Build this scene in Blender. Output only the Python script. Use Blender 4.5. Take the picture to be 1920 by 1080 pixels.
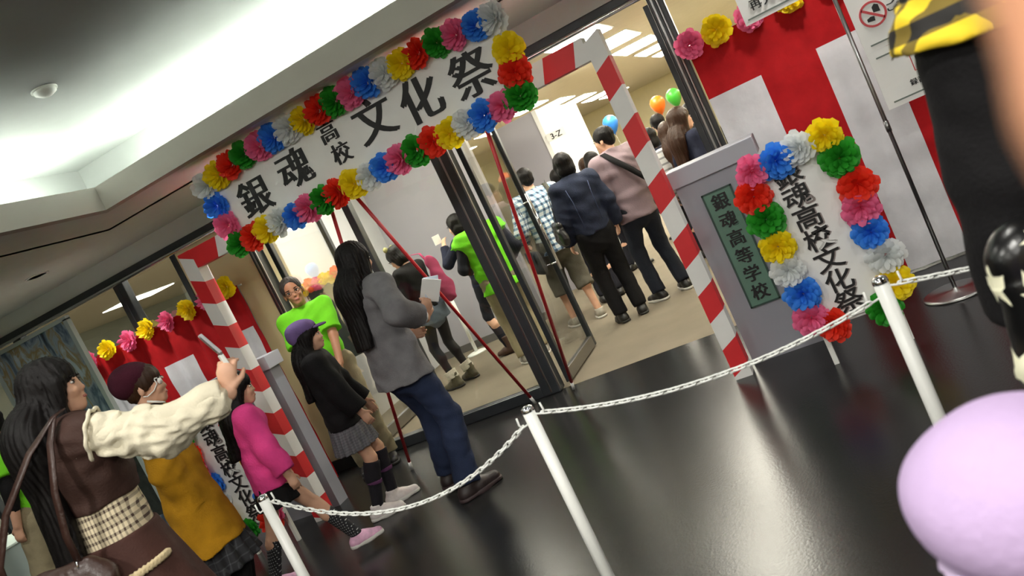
import bpy, bmesh, math, random
import numpy as np
from math import sin, cos, pi, radians, sqrt, atan2
from mathutils import Vector, Matrix

random.seed(7)
scene = bpy.context.scene
for o in list(bpy.data.objects):
    bpy.data.objects.remove(o)
COL = scene.collection

# ------------------------------------------------------------------ camera
ROLL, PITCH, PSI = radians(25.6), math.atan(160.0 / 1560.0), radians(22.4)
hd = Vector((-sin(PSI), cos(PSI), 0)); rt = Vector((cos(PSI), sin(PSI), 0)); zz = Vector((0, 0, 1))
fw = hd * cos(PITCH) - zz * sin(PITCH); up0 = hd * sin(PITCH) + zz * cos(PITCH)
cx = rt * cos(ROLL) - up0 * sin(ROLL); cy = rt * sin(ROLL) + up0 * cos(ROLL); cz = -fw
cam_d = bpy.data.cameras.new('camera'); cam = bpy.data.objects.new('camera', cam_d); COL.objects.link(cam)
cam.matrix_world = Matrix(((cx.x, cy.x, cz.x, 0), (cx.y, cy.y, cz.y, 0), (cx.z, cy.z, cz.z, 1.5), (0, 0, 0, 1)))
cam_d.sensor_width = 36; cam_d.lens = 36 * 1560 / 1920; cam_d.clip_start = 0.02
cam_d.dof.use_dof = True; cam_d.dof.focus_distance = 5.5; cam_d.dof.aperture_fstop = 4.6
scene.camera = cam
# ------------------------------------------------------------------ world, exposure
w = bpy.data.worlds.new('world'); scene.world = w; w.use_nodes = True
w.node_tree.nodes['Background'].inputs[0].default_value = (0.8, 0.9, 1.0, 1)
w.node_tree.nodes['Background'].inputs[1].default_value = 0.05
vs = scene.view_settings; vs.view_transform = 'Standard'; vs.look = 'None'; vs.gamma = 1; vs.exposure = 0.8
try: vs.use_curve_mapping = False
except Exception: pass
COVE_POWER, PANEL_POWER, SPOT_W, FILL_W = 58.0, 17.0, 46.0, 42.0

def lamp(name, kind, loc, power, color=(1, 1, 1), size=.2, rot=(0, 0, 0), **kw):
    d = bpy.data.lights.new(name, kind); d.energy = power; d.color = color
    if kind == 'AREA':
        d.shape = kw.get('shape', 'DISK'); d.size = size
        if 'size_y' in kw: d.size_y = kw['size_y']
    else: d.shadow_soft_size = size
    if kind == 'SPOT': d.spot_size = kw.get('spot', 2.4); d.spot_blend = .8
    o = bpy.data.objects.new(name, d); COL.objects.link(o); o.location = loc; o.rotation_euler = rot
    return o
# unseen area lights added behind and beside the photographer to light the front faces
for x in (-2.4, -0.2, 2.2):
    for y in (-3.2, -0.6, 1.6):
        lamp('added_fill_light', 'AREA', (x, y, 2.93), FILL_W * (.25 if y > 1 else 1.0), (1, .97, .90), .3)

# ------------------------------------------------------------------ materials
def nodes(name):
    m = bpy.data.materials.new(name); m.use_nodes = True
    nt = m.node_tree; return m, nt, nt.nodes, nt.links, nt.nodes['Principled BSDF']
def S(c):  # sRGB 0-255 to linear
    return tuple((v / 255 / 12.92 if v / 255 <= .04045 else ((v / 255 + .055) / 1.055) ** 2.4) for v in c) + (1,)
MATS = {}
def mat(name, col, rough=.6, metal=0., noise=0., nscale=8., bump=0., bscale=60., spec=.5, stretch=None, coat=0., emit=None, estr=0., trans=0.):
    if name in MATS: return MATS[name]
    m, nt, N, L, B = nodes(name)
    c = S(col); B.inputs['Base Color'].default_value = c; B.inputs['Roughness'].default_value = rough
    B.inputs['Metallic'].default_value = metal; B.inputs['Specular IOR Level'].default_value = spec
    if coat: B.inputs['Coat Weight'].default_value = coat
    tc = N.new('ShaderNodeTexCoord'); mp = N.new('ShaderNodeMapping'); L.new(tc.outputs['Object'], mp.inputs[0])
    if stretch: mp.inputs['Scale'].default_value = stretch
    if noise:
        n = N.new('ShaderNodeTexNoise'); n.inputs['Scale'].default_value = nscale; n.inputs['Detail'].default_value = 5
        L.new(mp.outputs[0], n.inputs['Vector'])
        r = N.new('ShaderNodeValToRGB'); r.color_ramp.elements[0].position = .3; r.color_ramp.elements[1].position = .7
        r.color_ramp.elements[0].color = tuple(v * (1 - noise) for v in c[:3]) + (1,)
        r.color_ramp.elements[1].color = tuple(min(1, v * (1 + noise)) for v in c[:3]) + (1,)
        L.new(n.outputs['Fac'], r.inputs[0]); L.new(r.outputs[0], B.inputs['Base Color'])
    if bump:
        n = N.new('ShaderNodeTexNoise'); n.inputs['Scale'].default_value = bscale; n.inputs['Detail'].default_value = 4
        L.new(mp.outputs[0], n.inputs['Vector'])
        b = N.new('ShaderNodeBump'); b.inputs['Strength'].default_value = bump; b.inputs['Distance'].default_value = .01
        L.new(n.outputs['Fac'], b.inputs['Height']); L.new(b.outputs[0], B.inputs['Normal'])
    if emit: B.inputs['Emission Color'].default_value = S(emit); B.inputs['Emission Strength'].default_value = estr
    MATS[name] = m; return m

def stripes_mat(name, base, lines, sx=30., sz=30., rough=.8, width=.5, third=None, axes=('X', 'Z')):
    """woven check: two sets of bands multiplied"""
    m, nt, N, L, B = nodes(name); B.inputs['Roughness'].default_value = rough
    tc = N.new('ShaderNodeTexCoord'); sp = N.new('ShaderNodeSeparateXYZ'); L.new(tc.outputs['Object'], sp.inputs[0])
    facs = []
    for ax, sc in zip(axes, (sx, sz)):
        src = sp.outputs[ax]
        if ax == 'X':   # use x+y so that sides show bands too
            ad = N.new('ShaderNodeMath'); ad.operation = 'ADD'; L.new(sp.outputs['X'], ad.inputs[0]); L.new(sp.outputs['Y'], ad.inputs[1]); src = ad.outputs[0]
        mu = N.new('ShaderNodeMath'); mu.operation = 'MULTIPLY'; mu.inputs[1].default_value = sc; L.new(src, mu.inputs[0])
        fr = N.new('ShaderNodeMath'); fr.operation = 'FRACT'; L.new(mu.outputs[0], fr.inputs[0])
        gt = N.new('ShaderNodeMath'); gt.operation = 'GREATER_THAN'; gt.inputs[1].default_value = width; L.new(fr.outputs[0], gt.inputs[0])
        facs.append(gt.outputs[0])
    ad = N.new('ShaderNodeMath'); ad.operation = 'ADD'; L.new(facs[0], ad.inputs[0]); L.new(facs[1], ad.inputs[1])
    hf = N.new('ShaderNodeMath'); hf.operation = 'MULTIPLY'; hf.inputs[1].default_value = .5; L.new(ad.outputs[0], hf.inputs[0])
    r = N.new('ShaderNodeValToRGB'); r.color_ramp.interpolation = 'CONSTANT'
    r.color_ramp.elements[0].color = S(base); r.color_ramp.elements[1].color = S(lines); r.color_ramp.elements[1].position = .75
    e = r.color_ramp.elements.new(.3)
    e.color = S(third) if third else tuple((a + b) / 2 for a, b in zip(S(base), S(lines)))
    L.new(hf.outputs[0], r.inputs[0]); L.new(r.outputs[0], B.inputs['Base Color'])
    return m

def glass_mat(name, tint=(1, 1, 1), refl=1.0):
    m, nt, N, L, B = nodes(name); N.remove(B); out = N['Material Output']
    t = N.new('ShaderNodeBsdfTransparent'); t.inputs[0].default_value = (*tint, 1)
    g = N.new('ShaderNodeBsdfGlossy'); g.inputs['Roughness'].default_value = .01
    f = N.new('ShaderNodeFresnel'); f.inputs['IOR'].default_value = 1.5
    mx = N.new('ShaderNodeMixShader'); mu = N.new('ShaderNodeMath'); mu.operation = 'MULTIPLY'; mu.inputs[1].default_value = refl; mu.use_clamp = True
    L.new(f.outputs[0], mu.inputs[0]); L.new(mu.outputs[0], mx.inputs[0]); L.new(t.outputs[0], mx.inputs[1]); L.new(g.outputs[0], mx.inputs[2])
    L.new(mx.outputs[0], out.inputs[0]); return m
GLASS = glass_mat('pane_glass', (.96, .97, .965), .4)

def floor_mat():
    m, nt, N, L, B = nodes('black_polished_floor')
    tc = N.new('ShaderNodeTexCoord')
    n = N.new('ShaderNodeTexNoise'); n.inputs['Scale'].default_value = .9; n.inputs['Detail'].default_value = 3; L.new(tc.outputs['Object'], n.inputs['Vector'])
    r = N.new('ShaderNodeValToRGB'); r.color_ramp.elements[0].color = (.012, .012, .0125, 1); r.color_ramp.elements[1].color = (.018, .018, .018, 1)
    L.new(n.outputs['Fac'], r.inputs[0]); L.new(r.outputs[0], B.inputs['Base Color'])
    r2 = N.new('ShaderNodeMapRange'); r2.inputs['To Min'].default_value = .22; r2.inputs['To Max'].default_value = .27; L.new(n.outputs['Fac'], r2.inputs[0]); L.new(r2.outputs[0], B.inputs['Roughness'])
    n2 = N.new('ShaderNodeTexNoise'); n2.inputs['Scale'].default_value = 90; L.new(tc.outputs['Object'], n2.inputs['Vector'])
    b = N.new('ShaderNodeBump'); b.inputs['Strength'].default_value = .05; b.inputs['Distance'].default_value = .01; L.new(n2.outputs['Fac'], b.inputs['Height']); L.new(b.outputs[0], B.inputs['Normal'])
    B.inputs['Specular IOR Level'].default_value = .28
    return m

def cloth(name, col, rough=.85, noise=.12, bump=.25, bscale=120):
    return mat(name, col, rough, noise=noise, nscale=14, bump=bump, bscale=bscale, spec=.25)
SKIN = mat('skin', (214, 166, 138), .5, noise=.06, nscale=20)
SKIN_D = mat('skin_tan', (186, 132, 100), .5, noise=.06, nscale=20)
BLACK_HAIR = mat('black_hair', (16, 13, 13), .48, noise=.3, nscale=60, stretch=(6, 6, .5), bump=.3, bscale=90, spec=.2)
BROWN_HAIR = mat('brown_hair', (56, 36, 24), .42, noise=.35, nscale=60, stretch=(6, 6, .5), bump=.3, bscale=90, spec=.25)
WHITE_PLASTIC = mat('white_plastic', (236, 238, 234), .35)
CHROME = mat('chrome', (220, 220, 225), .12, 1.0)
DARKMETAL = mat('dark_door_metal', (62, 66, 70), .3, .35, noise=.12)
STEEL = mat('brushed_steel', (150, 150, 150), .3, 1.0, bump=.1, bscale=300, stretch=(1, 1, .05))
RED = mat('red_paper', (214, 40, 46), .55, noise=.05)
OFFWHITE = mat('white_paper', (234, 234, 232), .55, noise=.03)
GREY_PAPER = mat('grey_paper', (150, 152, 162), .6, noise=.04, nscale=3)
GREY_PAPER_L = mat('light_grey_paper', (172, 174, 184), .6, noise=.04, nscale=3)
INK = mat('black_ink', (22, 22, 24), .6)

# ------------------------------------------------------------------ object helpers
def tag(o, label=None, cat=None, group=None, kind=None):
    if label: o['label'] = label
    if cat: o['category'] = cat
    if group: o['group'] = group
    if kind: o['kind'] = kind
    return o
def link(name, me, m=None, parent=None):
    o = bpy.data.objects.new(name, me); COL.objects.link(o)
    if m is not None:
        if not me.materials: me.materials.append(m)
        else:
            o.material_slots[0].link = 'OBJECT'; o.material_slots[0].material = m
    if parent is not None: o.parent = parent
    return o
def empty(name, loc=(0, 0, 0), rz=0., label=None, cat=None, group=None, kind=None, rot=None):
    o = bpy.data.objects.new(name, None); COL.objects.link(o); o.location = loc; o.rotation_euler = rot or (0, 0, rz)
    o.empty_display_size = .1
    return tag(o, label, cat, group, kind)

class MB:
    def __init__(s): s.v, s.f, s.smooth = [], [], []
    def add(s, vs, fs, smooth=False):
        b = len(s.v); s.v += [tuple(p) for p in vs]; s.f += [tuple(b + i for i in f) for f in fs]; s.smooth += [smooth] * len(fs); return s
    def box(s, lo, hi, M=None):
        x0, y0, z0 = lo; x1, y1, z1 = hi
        vs = [(x0, y0, z0), (x1, y0, z0), (x1, y1, z0), (x0, y1, z0), (x0, y0, z1), (x1, y0, z1), (x1, y1, z1), (x0, y1, z1)]
        if M is not None: vs = [M @ Vector(v) for v in vs]
        return s.add(vs, [(0, 3, 2, 1), (4, 5, 6, 7), (0, 1, 5, 4), (1, 2, 6, 5), (2, 3, 7, 6), (3, 0, 4, 7)])
    def tube(s, pts, r, n=10, caps=True, closed=False):
        pts = [Vector(p) for p in pts]; rings = []; up = None
        rr = r if isinstance(r, (list, tuple)) else [r] * len(pts)
        m = len(pts)
        for i, p in enumerate(pts):
            a = pts[(i - 1) % m] if (closed or i > 0) else p; b = pts[(i + 1) % m] if (closed or i < m - 1) else p
            t = (b - a).normalized()
            if up is None: up = t.orthogonal().normalized()
            up = (up - t * up.dot(t));
            if up.length < 1e-6: up = t.orthogonal()
            up.normalize(); sd = t.cross(up)
            rings.append([p + (up * cos(2 * pi * k / n) + sd * sin(2 * pi * k / n)) * rr[i] for k in range(n)])
        vs = [v for ring in rings for v in ring]; fs = []
        for i in range(m if closed else m - 1):
            j = (i + 1) % m
            for k in range(n): fs.append((i * n + k, i * n + (k + 1) % n, j * n + (k + 1) % n, j * n + k))
        s.add(vs, fs, True)
        if caps and not closed:
            b = len(s.v) - len(vs)
            s.f += [tuple(b + k for k in reversed(range(n))), tuple(b + (m - 1) * n + k for k in range(n))]; s.smooth += [False, False]
        return s
    def lathe(s, prof, n=20, c=(0, 0, 0)):
        vs = [(c[0] + r * cos(2 * pi * k / n), c[1] + r * sin(2 * pi * k / n), c[2] + z) for r, z in prof for k in range(n)]
        fs = [(i * n + k, i * n + (k + 1) % n, (i + 1) * n + (k + 1) % n, (i + 1) * n + k) for i in range(len(prof) - 1) for k in range(n)]
        s.add(vs, fs, True)
        b = len(s.v) - len(vs)
        s.f += [tuple(b + k for k in reversed(range(n))), tuple(b + (len(prof) - 1) * n + k for k in range(n))]; s.smooth += [False, False]
        return s
    def ell(s, c, r, n=12, m=8, R=None):
        vs = []; fs = []
        for i in range(m + 1):
            th = pi * i / m
            for k in range(n):
                p = Vector((r[0] * sin(th) * cos(2 * pi * k / n), r[1] * sin(th) * sin(2 * pi * k / n), r[2] * cos(th)))
                vs.append((R @ p if R is not None else p) + Vector(c))
        for i in range(m):
            for k in range(n): fs.append((i * n + k, (i + 1) * n + k, (i + 1) * n + (k + 1) % n, i * n + (k + 1) % n))
        return s.add(vs, fs, True)
    def prism(s, poly, d0, d1, axis='y'):
        """polygon in x,z extruded along y (or x,y along z)"""
        n = len(poly)
        mk = (lambda a, b, d: (a, d, b)) if axis == 'y' else (lambda a, b, d: (a, b, d))
        vs = [mk(a, b, d0) for a, b in poly] + [mk(a, b, d1) for a, b in poly]
        fs = [tuple(range(n)), tuple(reversed(range(n, 2 * n)))] + [(i + n, (i + 1) % n + n, (i + 1) % n, i) for i in range(n)]
        return s.add(vs, fs)
    def mesh(s, name):
        me = bpy.data.meshes.new(name); me.from_pydata(s.v, [], s.f); me.validate()
        if len(me.polygons) == len(s.smooth): me.polygons.foreach_set('use_smooth', s.smooth)
        bm = bmesh.new(); bm.from_mesh(me); bmesh.ops.remove_doubles(bm, verts=bm.verts, dist=1e-6)
        bmesh.ops.recalc_face_normals(bm, faces=bm.faces); bm.to_mesh(me); bm.free(); return me
    def build(s, name, m, parent=None, bevel=0.):
        o = link(name, s.mesh(name), m, parent)
        if bevel:
            b = o.modifiers.new('bevel', 'BEVEL'); b.width = bevel; b.segments = 2; b.limit_method = 'ANGLE'
        return o
def box(name, lo, hi, m, parent=None, bevel=0.): return MB().box(lo, hi).build(name, m, parent, bevel)

def text_mesh(body, size, extrude=.002, fat=0., widen=0.):
    c = bpy.data.curves.new('lettering', 'FONT'); c.body = body; c.size = size; c.align_x = 'CENTER'; c.align_y = 'CENTER'
    c.extrude = extrude; c.offset = fat; c.resolution_u = 3
    o = bpy.data.objects.new('lettering', c); COL.objects.link(o)
    dg = bpy.context.evaluated_depsgraph_get(); me = bpy.data.meshes.new_from_object(o.evaluated_get(dg))
    bpy.data.objects.remove(o); bpy.data.curves.remove(c)
    if len(me.vertices):   # centre on own box
        co = np.empty(len(me.vertices) * 3); me.vertices.foreach_get('co', co); co = co.reshape(-1, 3)
        mid = (co.min(0) + co.max(0)) / 2; mid[2] = 0; co -= mid; me.vertices.foreach_set('co', co.ravel())
    if widen and len(me.vertices):   # thicker uprights than crossbars: a second copy set beside the first
        bm = bmesh.new(); bm.from_mesh(me); g = bmesh.ops.duplicate(bm, geom=bm.verts[:] + bm.edges[:] + bm.faces[:])
        for e in bm.verts: e.co.x -= widen / 2
        for e in g['geom']:
            if isinstance(e, bmesh.types.BMVert): e.co.x += widen; e.co.z += .0003
        bm.to_mesh(me); bm.free()
    me.materials.clear(); return me
def char(body, x, z, y, size, m, parent, fat=0., widen=0., rot=0., sx=1., shear=0., name='character'):
    me = text_mesh(body, size, .002, fat, widen)
    o = link(name, me, m, parent); o.location = (x, y, z); o.rotation_euler = (pi / 2, rot, 0); o.scale = (sx, 1, 1)
    return o

# ------------------------------------------------------------------ implicit surfaces for bodies and clothing
def V3(*a): return np.array(a, float)
def unit(v): return v / (np.linalg.norm(v) + 1e-9)
class Cone:   # rounded cone, optionally flattened along one axis and cut flat
    def __init__(s, a, b, ra, rb, k=.02, flat=None, cuts=()):
        s.a, s.b, s.ra, s.rb, s.k, s.flat, s.cuts = np.array(a, float), np.array(b, float), ra, rb, k, flat, cuts
    def box(s):
        m = max(s.ra, s.rb) + s.k
        return np.minimum(s.a, s.b) - m, np.maximum(s.a, s.b) + m
    def d(s, X, Y, Z):
        a, b = s.a, s.b
        px, py, pz = X - a[0], Y - a[1], Z - a[2]; ba = b - a; f = 1.
        if s.flat is not None:
            ax, f = s.flat; q = px * ax[0] + py * ax[1] + pz * ax[2]; e = 1 / f - 1
            px = px + e * q * ax[0]; py = py + e * q * ax[1]; pz = pz + e * q * ax[2]
            ba = ba + e * float(ba @ ax) * ax
        L2 = float(ba @ ba) + 1e-12
        t = np.clip((px * ba[0] + py * ba[1] + pz * ba[2]) / L2, 0, 1)
        r = s.ra + (s.rb - s.ra) * t
        d = np.sqrt((px - t * ba[0]) ** 2 + (py - t * ba[1]) ** 2 + (pz - t * ba[2]) ** 2) - r
        d = d * (f if f < 1 else 1)
        for p, n in s.cuts: d = np.maximum(d, (X - p[0]) * n[0] + (Y - p[1]) * n[1] + (Z - p[2]) * n[2])
        return d
class Ell:
    def __init__(s, c, r, R=None, k=.02, cuts=()):
        s.c, s.r, s.R, s.k, s.cuts = np.array(c, float), np.array(r, float), (np.eye(3) if R is None else R), k, cuts
    def box(s):
        m = s.r.max() + s.k; return s.c - m, s.c + m
    def d(s, X, Y, Z):
        p = [X - s.c[0], Y - s.c[1], Z - s.c[2]]; R = s.R; q = 0.; g = 0.
        for i in range(3):
            l = p[0] * R[0, i] + p[1] * R[1, i] + p[2] * R[2, i]; q = q + (l / s.r[i]) ** 2; g = g + (l / s.r[i] ** 2) ** 2
        k0 = np.sqrt(q); d = k0 * (k0 - 1) / (np.sqrt(g) + 1e-6)
        for p_, n in s.cuts: d = np.maximum(d, (X - p_[0]) * n[0] + (Y - p_[1]) * n[1] + (Z - p_[2]) * n[2])
        return d
def polygonise(F, org, h):
    Sg = F < 0
    c = np.zeros(tuple(n - 1 for n in F.shape), np.int8)
    sl = (slice(0, -1), slice(1, None))
    for i in (0, 1):
        for j in (0, 1):
            for k in (0, 1): c += Sg[sl[i], sl[j], sl[k]]
    act = np.argwhere((c > 0) & (c < 8))
    if len(act) == 0: return np.zeros((0, 3)), np.zeros((0, 4), int)
    idx = np.full(c.shape, -1, np.int32); idx[act[:, 0], act[:, 1], act[:, 2]] = np.arange(len(act))
    acc = np.zeros((len(act), 3)); cnt = np.zeros(len(act))
    cor = [(i, j, k) for i in (0, 1) for j in (0, 1) for k in (0, 1)]
    val = {q: F[act[:, 0] + q[0], act[:, 1] + q[1], act[:, 2] + q[2]] for q in cor}
    for A in cor:
        for ax in range(3):
            if A[ax]: continue
            Bc = list(A); Bc[ax] = 1; Bc = tuple(Bc)
            a, b = val[A], val[Bc]; m = (a < 0) != (b < 0)
            t = np.where(m, a / np.where(m, a - b, 1), 0)
            for q in range(3): acc[:, q] += np.where(m, A[q] + (t if q == ax else 0), 0)
            cnt += m
    P = (act + acc / cnt[:, None]) * h + org
    quads = []
    for ax in range(3):
        o1, o2 = [(1, 2), (2, 0), (0, 1)][ax]
        s0 = [slice(None)] * 3; s1 = [slice(None)] * 3; s0[ax] = slice(0, -1); s1[ax] = slice(1, None)
        a, b = Sg[tuple(s0)], Sg[tuple(s1)]
        for flip, mm in ((False, a & ~b), (True, ~a & b)):
            e = np.argwhere(mm)
            if len(e) == 0: continue
            def g(d1, d2):
                q = e.copy(); q[:, o1] += d1; q[:, o2] += d2; return idx[q[:, 0], q[:, 1], q[:, 2]]
            Q = np.stack([g(-1, -1), g(0, -1), g(0, 0), g(-1, 0)], 1)
            quads.append(Q[:, ::-1] if flip else Q)
    return P, np.concatenate(quads)
def solid(prims, h, subs=(), warp=None, cuts=()):
    """smooth union of prims minus subs, meshed on a grid of step h"""
    lo = np.min([p.box()[0] for p in prims], 0) - 3 * h; hi = np.max([p.box()[1] for p in prims], 0) + 3 * h
    n = np.ceil((hi - lo) / h).astype(int) + 1
    ax = [np.float32(lo[i] + h * np.arange(n[i])) for i in range(3)]
    F = np.full(tuple(n), .2, np.float32)
    def region(p, pad):
        a, b = p.box(); i0 = np.maximum(0, ((a - pad - lo) / h).astype(int)); i1 = np.minimum(n, ((b + pad - lo) / h).astype(int) + 2)
        s = tuple(slice(i0[i], i1[i]) for i in range(3))
        return s, (ax[0][s[0]][:, None, None], ax[1][s[1]][None, :, None], ax[2][s[2]][None, None, :])
    for p in prims:
        s, g = region(p, p.k + 2 * h); d = p.d(*g).astype(np.float32); cur = F[s]; k = max(p.k, 1e-4)
        hh = np.clip(.5 + .5 * (cur - d) / k, 0, 1); F[s] = cur * (1 - hh) + d * hh - k * hh * (1 - hh)
    if warp is not None: F += warp(ax[0][:, None, None], ax[1][None, :, None], ax[2][None, None, :]).astype(np.float32)
    for p in subs:
        s, g = region(p, .05); d = -p.d(*g).astype(np.float32); cur = F[s]; k = max(p.k, 1e-4)
        hh = np.clip(.5 - .5 * (cur - d) / k, 0, 1); F[s] = cur * (1 - hh) + d * hh + k * hh * (1 - hh)
    for p, nn in cuts: F = np.maximum(F, ((ax[0][:, None, None] - p[0]) * nn[0] + (ax[1][None, :, None] - p[1]) * nn[1] + (ax[2][None, None, :] - p[2]) * nn[2]).astype(np.float32))
    F[0], F[-1], F[:, 0], F[:, -1], F[:, :, 0], F[:, :, -1] = .2, .2, .2, .2, .2, .2
    return polygonise(F, lo, h)
def np_mesh(name, P, Q):
    me = bpy.data.meshes.new(name); me.vertices.add(len(P)); me.vertices.foreach_set('co', P.astype(np.float32).ravel())
    me.loops.add(Q.size); me.loops.foreach_set('vertex_index', Q.astype(np.int32).ravel())
    me.polygons.add(len(Q)); me.polygons.foreach_set('loop_start', np.arange(0, Q.size, 4, dtype=np.int32))
    me.polygons.foreach_set('use_smooth', np.ones(len(Q), bool)); me.update(calc_edges=True); me.validate(); return me
def sdf(name, prims, h, m, parent, subs=(), warp=None, cuts=()):
    P, Q = solid(prims, h, subs, warp, cuts); return link(name, np_mesh(name, P, Q), m, parent)

# ------------------------------------------------------------------ the setting
YF = 5.75                                   # glass front
ST = dict(kind='structure')
tag(box('floor', (-14, -6, -.2), (8, YF, 0), floor_mat()), **ST)
tag(box('floor_carpet', (-14, YF, -.2), (8, 26, 0), mat('beige_carpet', (122, 113, 98), .9, noise=.08, nscale=3, bump=.4, bscale=250, spec=.2)), **ST)
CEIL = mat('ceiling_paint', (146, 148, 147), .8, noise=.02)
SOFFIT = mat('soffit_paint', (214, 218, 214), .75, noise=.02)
CREAM = mat('cream_wall', (224, 208, 168), .7, noise=.03, nscale=2)
HALLWALL = mat('hall_wall', (246, 236, 196), .7, noise=.02)
HALLCEIL = mat('hall_ceiling_tiles', (224, 214, 190), .8, noise=.03)
LZ, UZ = 2.52, 2.98                          # low soffit and raised lobby ceiling
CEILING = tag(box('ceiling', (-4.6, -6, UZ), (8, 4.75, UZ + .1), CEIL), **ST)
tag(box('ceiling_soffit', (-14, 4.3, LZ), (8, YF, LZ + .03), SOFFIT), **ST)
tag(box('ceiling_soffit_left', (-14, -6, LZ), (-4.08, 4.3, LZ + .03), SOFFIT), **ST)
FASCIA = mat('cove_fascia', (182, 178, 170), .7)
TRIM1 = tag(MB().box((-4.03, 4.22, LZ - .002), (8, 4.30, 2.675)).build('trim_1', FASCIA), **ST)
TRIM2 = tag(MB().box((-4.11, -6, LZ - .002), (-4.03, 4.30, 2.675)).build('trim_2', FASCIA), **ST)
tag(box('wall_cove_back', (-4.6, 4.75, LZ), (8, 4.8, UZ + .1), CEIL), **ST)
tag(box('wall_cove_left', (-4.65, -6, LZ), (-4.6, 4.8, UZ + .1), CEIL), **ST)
tag(box('wall_above_doors', (-14, YF - .02, 2.36), (8, YF + .25, UZ + .1), SOFFIT), **ST)
tag(box('wall_back', (-14, -6.1, 0), (8, -6, UZ + .1), CREAM), **ST)
tag(box('wall_right', (8, -6, 0), (8.1, 26, UZ + .1), CREAM), **ST)
tag(box('wall_left', (-14.1, -6, 0), (-14, 26, UZ + .1), mat('grey_green_wall', (150, 156, 146), .7)), **ST)
# hall beyond the glass
tag(box('ceiling_hall', (-14, YF + .25, 2.7), (8, 26, 2.8), HALLCEIL), **ST)
tag(box('wall_hall_far', (-14, 25.9, 0), (8, 26, 2.7), HALLWALL), **ST)
tag(box('wall_hall_side', (2.6, 6.3, 0), (2.7, 26, 2.7), HALLWALL), **ST)
GW = mat('grey_partition', (160, 158, 166), .3, noise=.03, nscale=2)
tag(box('wall_partition_1', (-4.95, 9.0, 0), (-3.45, 9.08, 2.33), GW), **ST)
tag(box('wall_partition_2', (-3.62, 10.4, 0), (-3.0, 10.46, 2.33), GW), **ST)
tag(box('wall_partition_3', (-3.0, 10.38, 0), (-2.94, 12.6, 2.33), OFFWHITE), **ST)
tag(box('wall_partition_4', (-5.02, 6.12, 0), (-4.95, 9.08, 2.33), mat('pale_grey_partition', (196, 197, 200), .38, noise=.03)), **ST)
tag(box('baseboard_hall', (-4.95, 8.985, 0), (-3.45, 9.0, .09), mat('baseboard_grey', (92, 90, 88), .6)), **ST)
# cream pier left of the doors
tag(box('wall_pier', (-5.05, YF - .03, 0), (-4.33, YF + .35, 2.36), CREAM), **ST)
tag(box('baseboard_pier', (-5.05, YF - .045, 0), (-4.33, YF - .03, .1), mat('black_base', (30, 30, 30), .5)), **ST)
# top rail over the whole glass front
tag(MB().box((-14, YF - .05, 2.29), (8, YF + .06, 2.36)).build('trim_3', DARKMETAL, None, .008), **ST)
tag(MB().tube([(-14, YF - .06, 2.285), (8, YF - .06, 2.285)], .018, 8).build('trim_4', CHROME), **ST)
tag(box('trim_5', (-4.33, YF - .05, 0), (-2.40, YF + .05, .085), DARKMETAL, None, .006), **ST)   # sill of the fixed panes
def window(n, x0, x1, ya=YF, z0=.09, z1=2.29, posts=True):
    r = empty('window_%d' % n, ((x0 + x1) / 2, ya, 0), kind='structure'); c = (x0 + x1) / 2
    box('pane', (x0 - c, -.004, z0), (x1 - c, .004, z1), GLASS, r)
    if posts:
        for x in (x0, x1): box('mullion', (x - c - .03, -.04, 0), (x - c + .03, .04, 2.29), DARKMETAL, r, .006)
    box('bottom_rail', (x0 - c, -.03, 0), (x1 - c, .03, z0), DARKMETAL, r, .005)
    return r
window(1, -8.6, -7.2); window(2, -7.14, -5.78); window(3, -5.72, -5.06)
window(4, -3.33, -2.46)
window(5, -.56, .9); window(6, .96, 2.4)
for n, x in enumerate((-4.29, -2.42, -.6)):
    p = empty('door_frame_post', (x, YF, 0), kind='structure')
    wd = .075 if n == 1 else .03
    box('post', (-wd, -.06, 0), (wd, .06, 2.3), DARKMETAL, p, .01)
    box('chrome_strip', (wd - .004, -.064, .02), (wd + .008, -.05, 2.29), STEEL, p, .003)
    box('chrome_strip', (-.008, -.063, .02), (.008, -.058, 2.29), STEEL, p, .003)
def leaf(n, x, y0, y1, hs):
    """door leaf standing open, square to the front"""
    d = empty('door_%d' % n, (x, y0, 0), kind='structure'); L = y1 - y0
    box('pane', (-.005, .05, .11), (.005, L - .05, 2.16), GLASS, d)
    box('stile', (-.022, 0, 0.015), (.022, .05, 2.24), DARKMETAL, d, .005); box('stile', (-.022, L - .05, .015), (.022, L, 2.24), DARKMETAL, d, .005)
    box('bottom_rail', (-.022, .05, .015), (.022, L - .05, .11), STEEL, d, .005); box('top_rail', (-.022, .05, 2.16), (.022, L - .05, 2.24), DARKMETAL, d, .005)
    h = MB().tube([(hs * .06, L - .12, .75), (hs * .06, L - .12, 1.45)], .014, 8)
    for z in (.82, 1.38): h.tube([(0, L - .12, z), (hs * .06, L - .12, z)], .008, 6)
    h.build('handle', CHROME, d)
    return d
leaf(1, -2.31, YF + .08, YF + 1.0, 1); leaf(2, -.66, YF + .08, YF + 1.0, -1); leaf(3, -4.22, YF + .08, YF + .98, 1)
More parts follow.
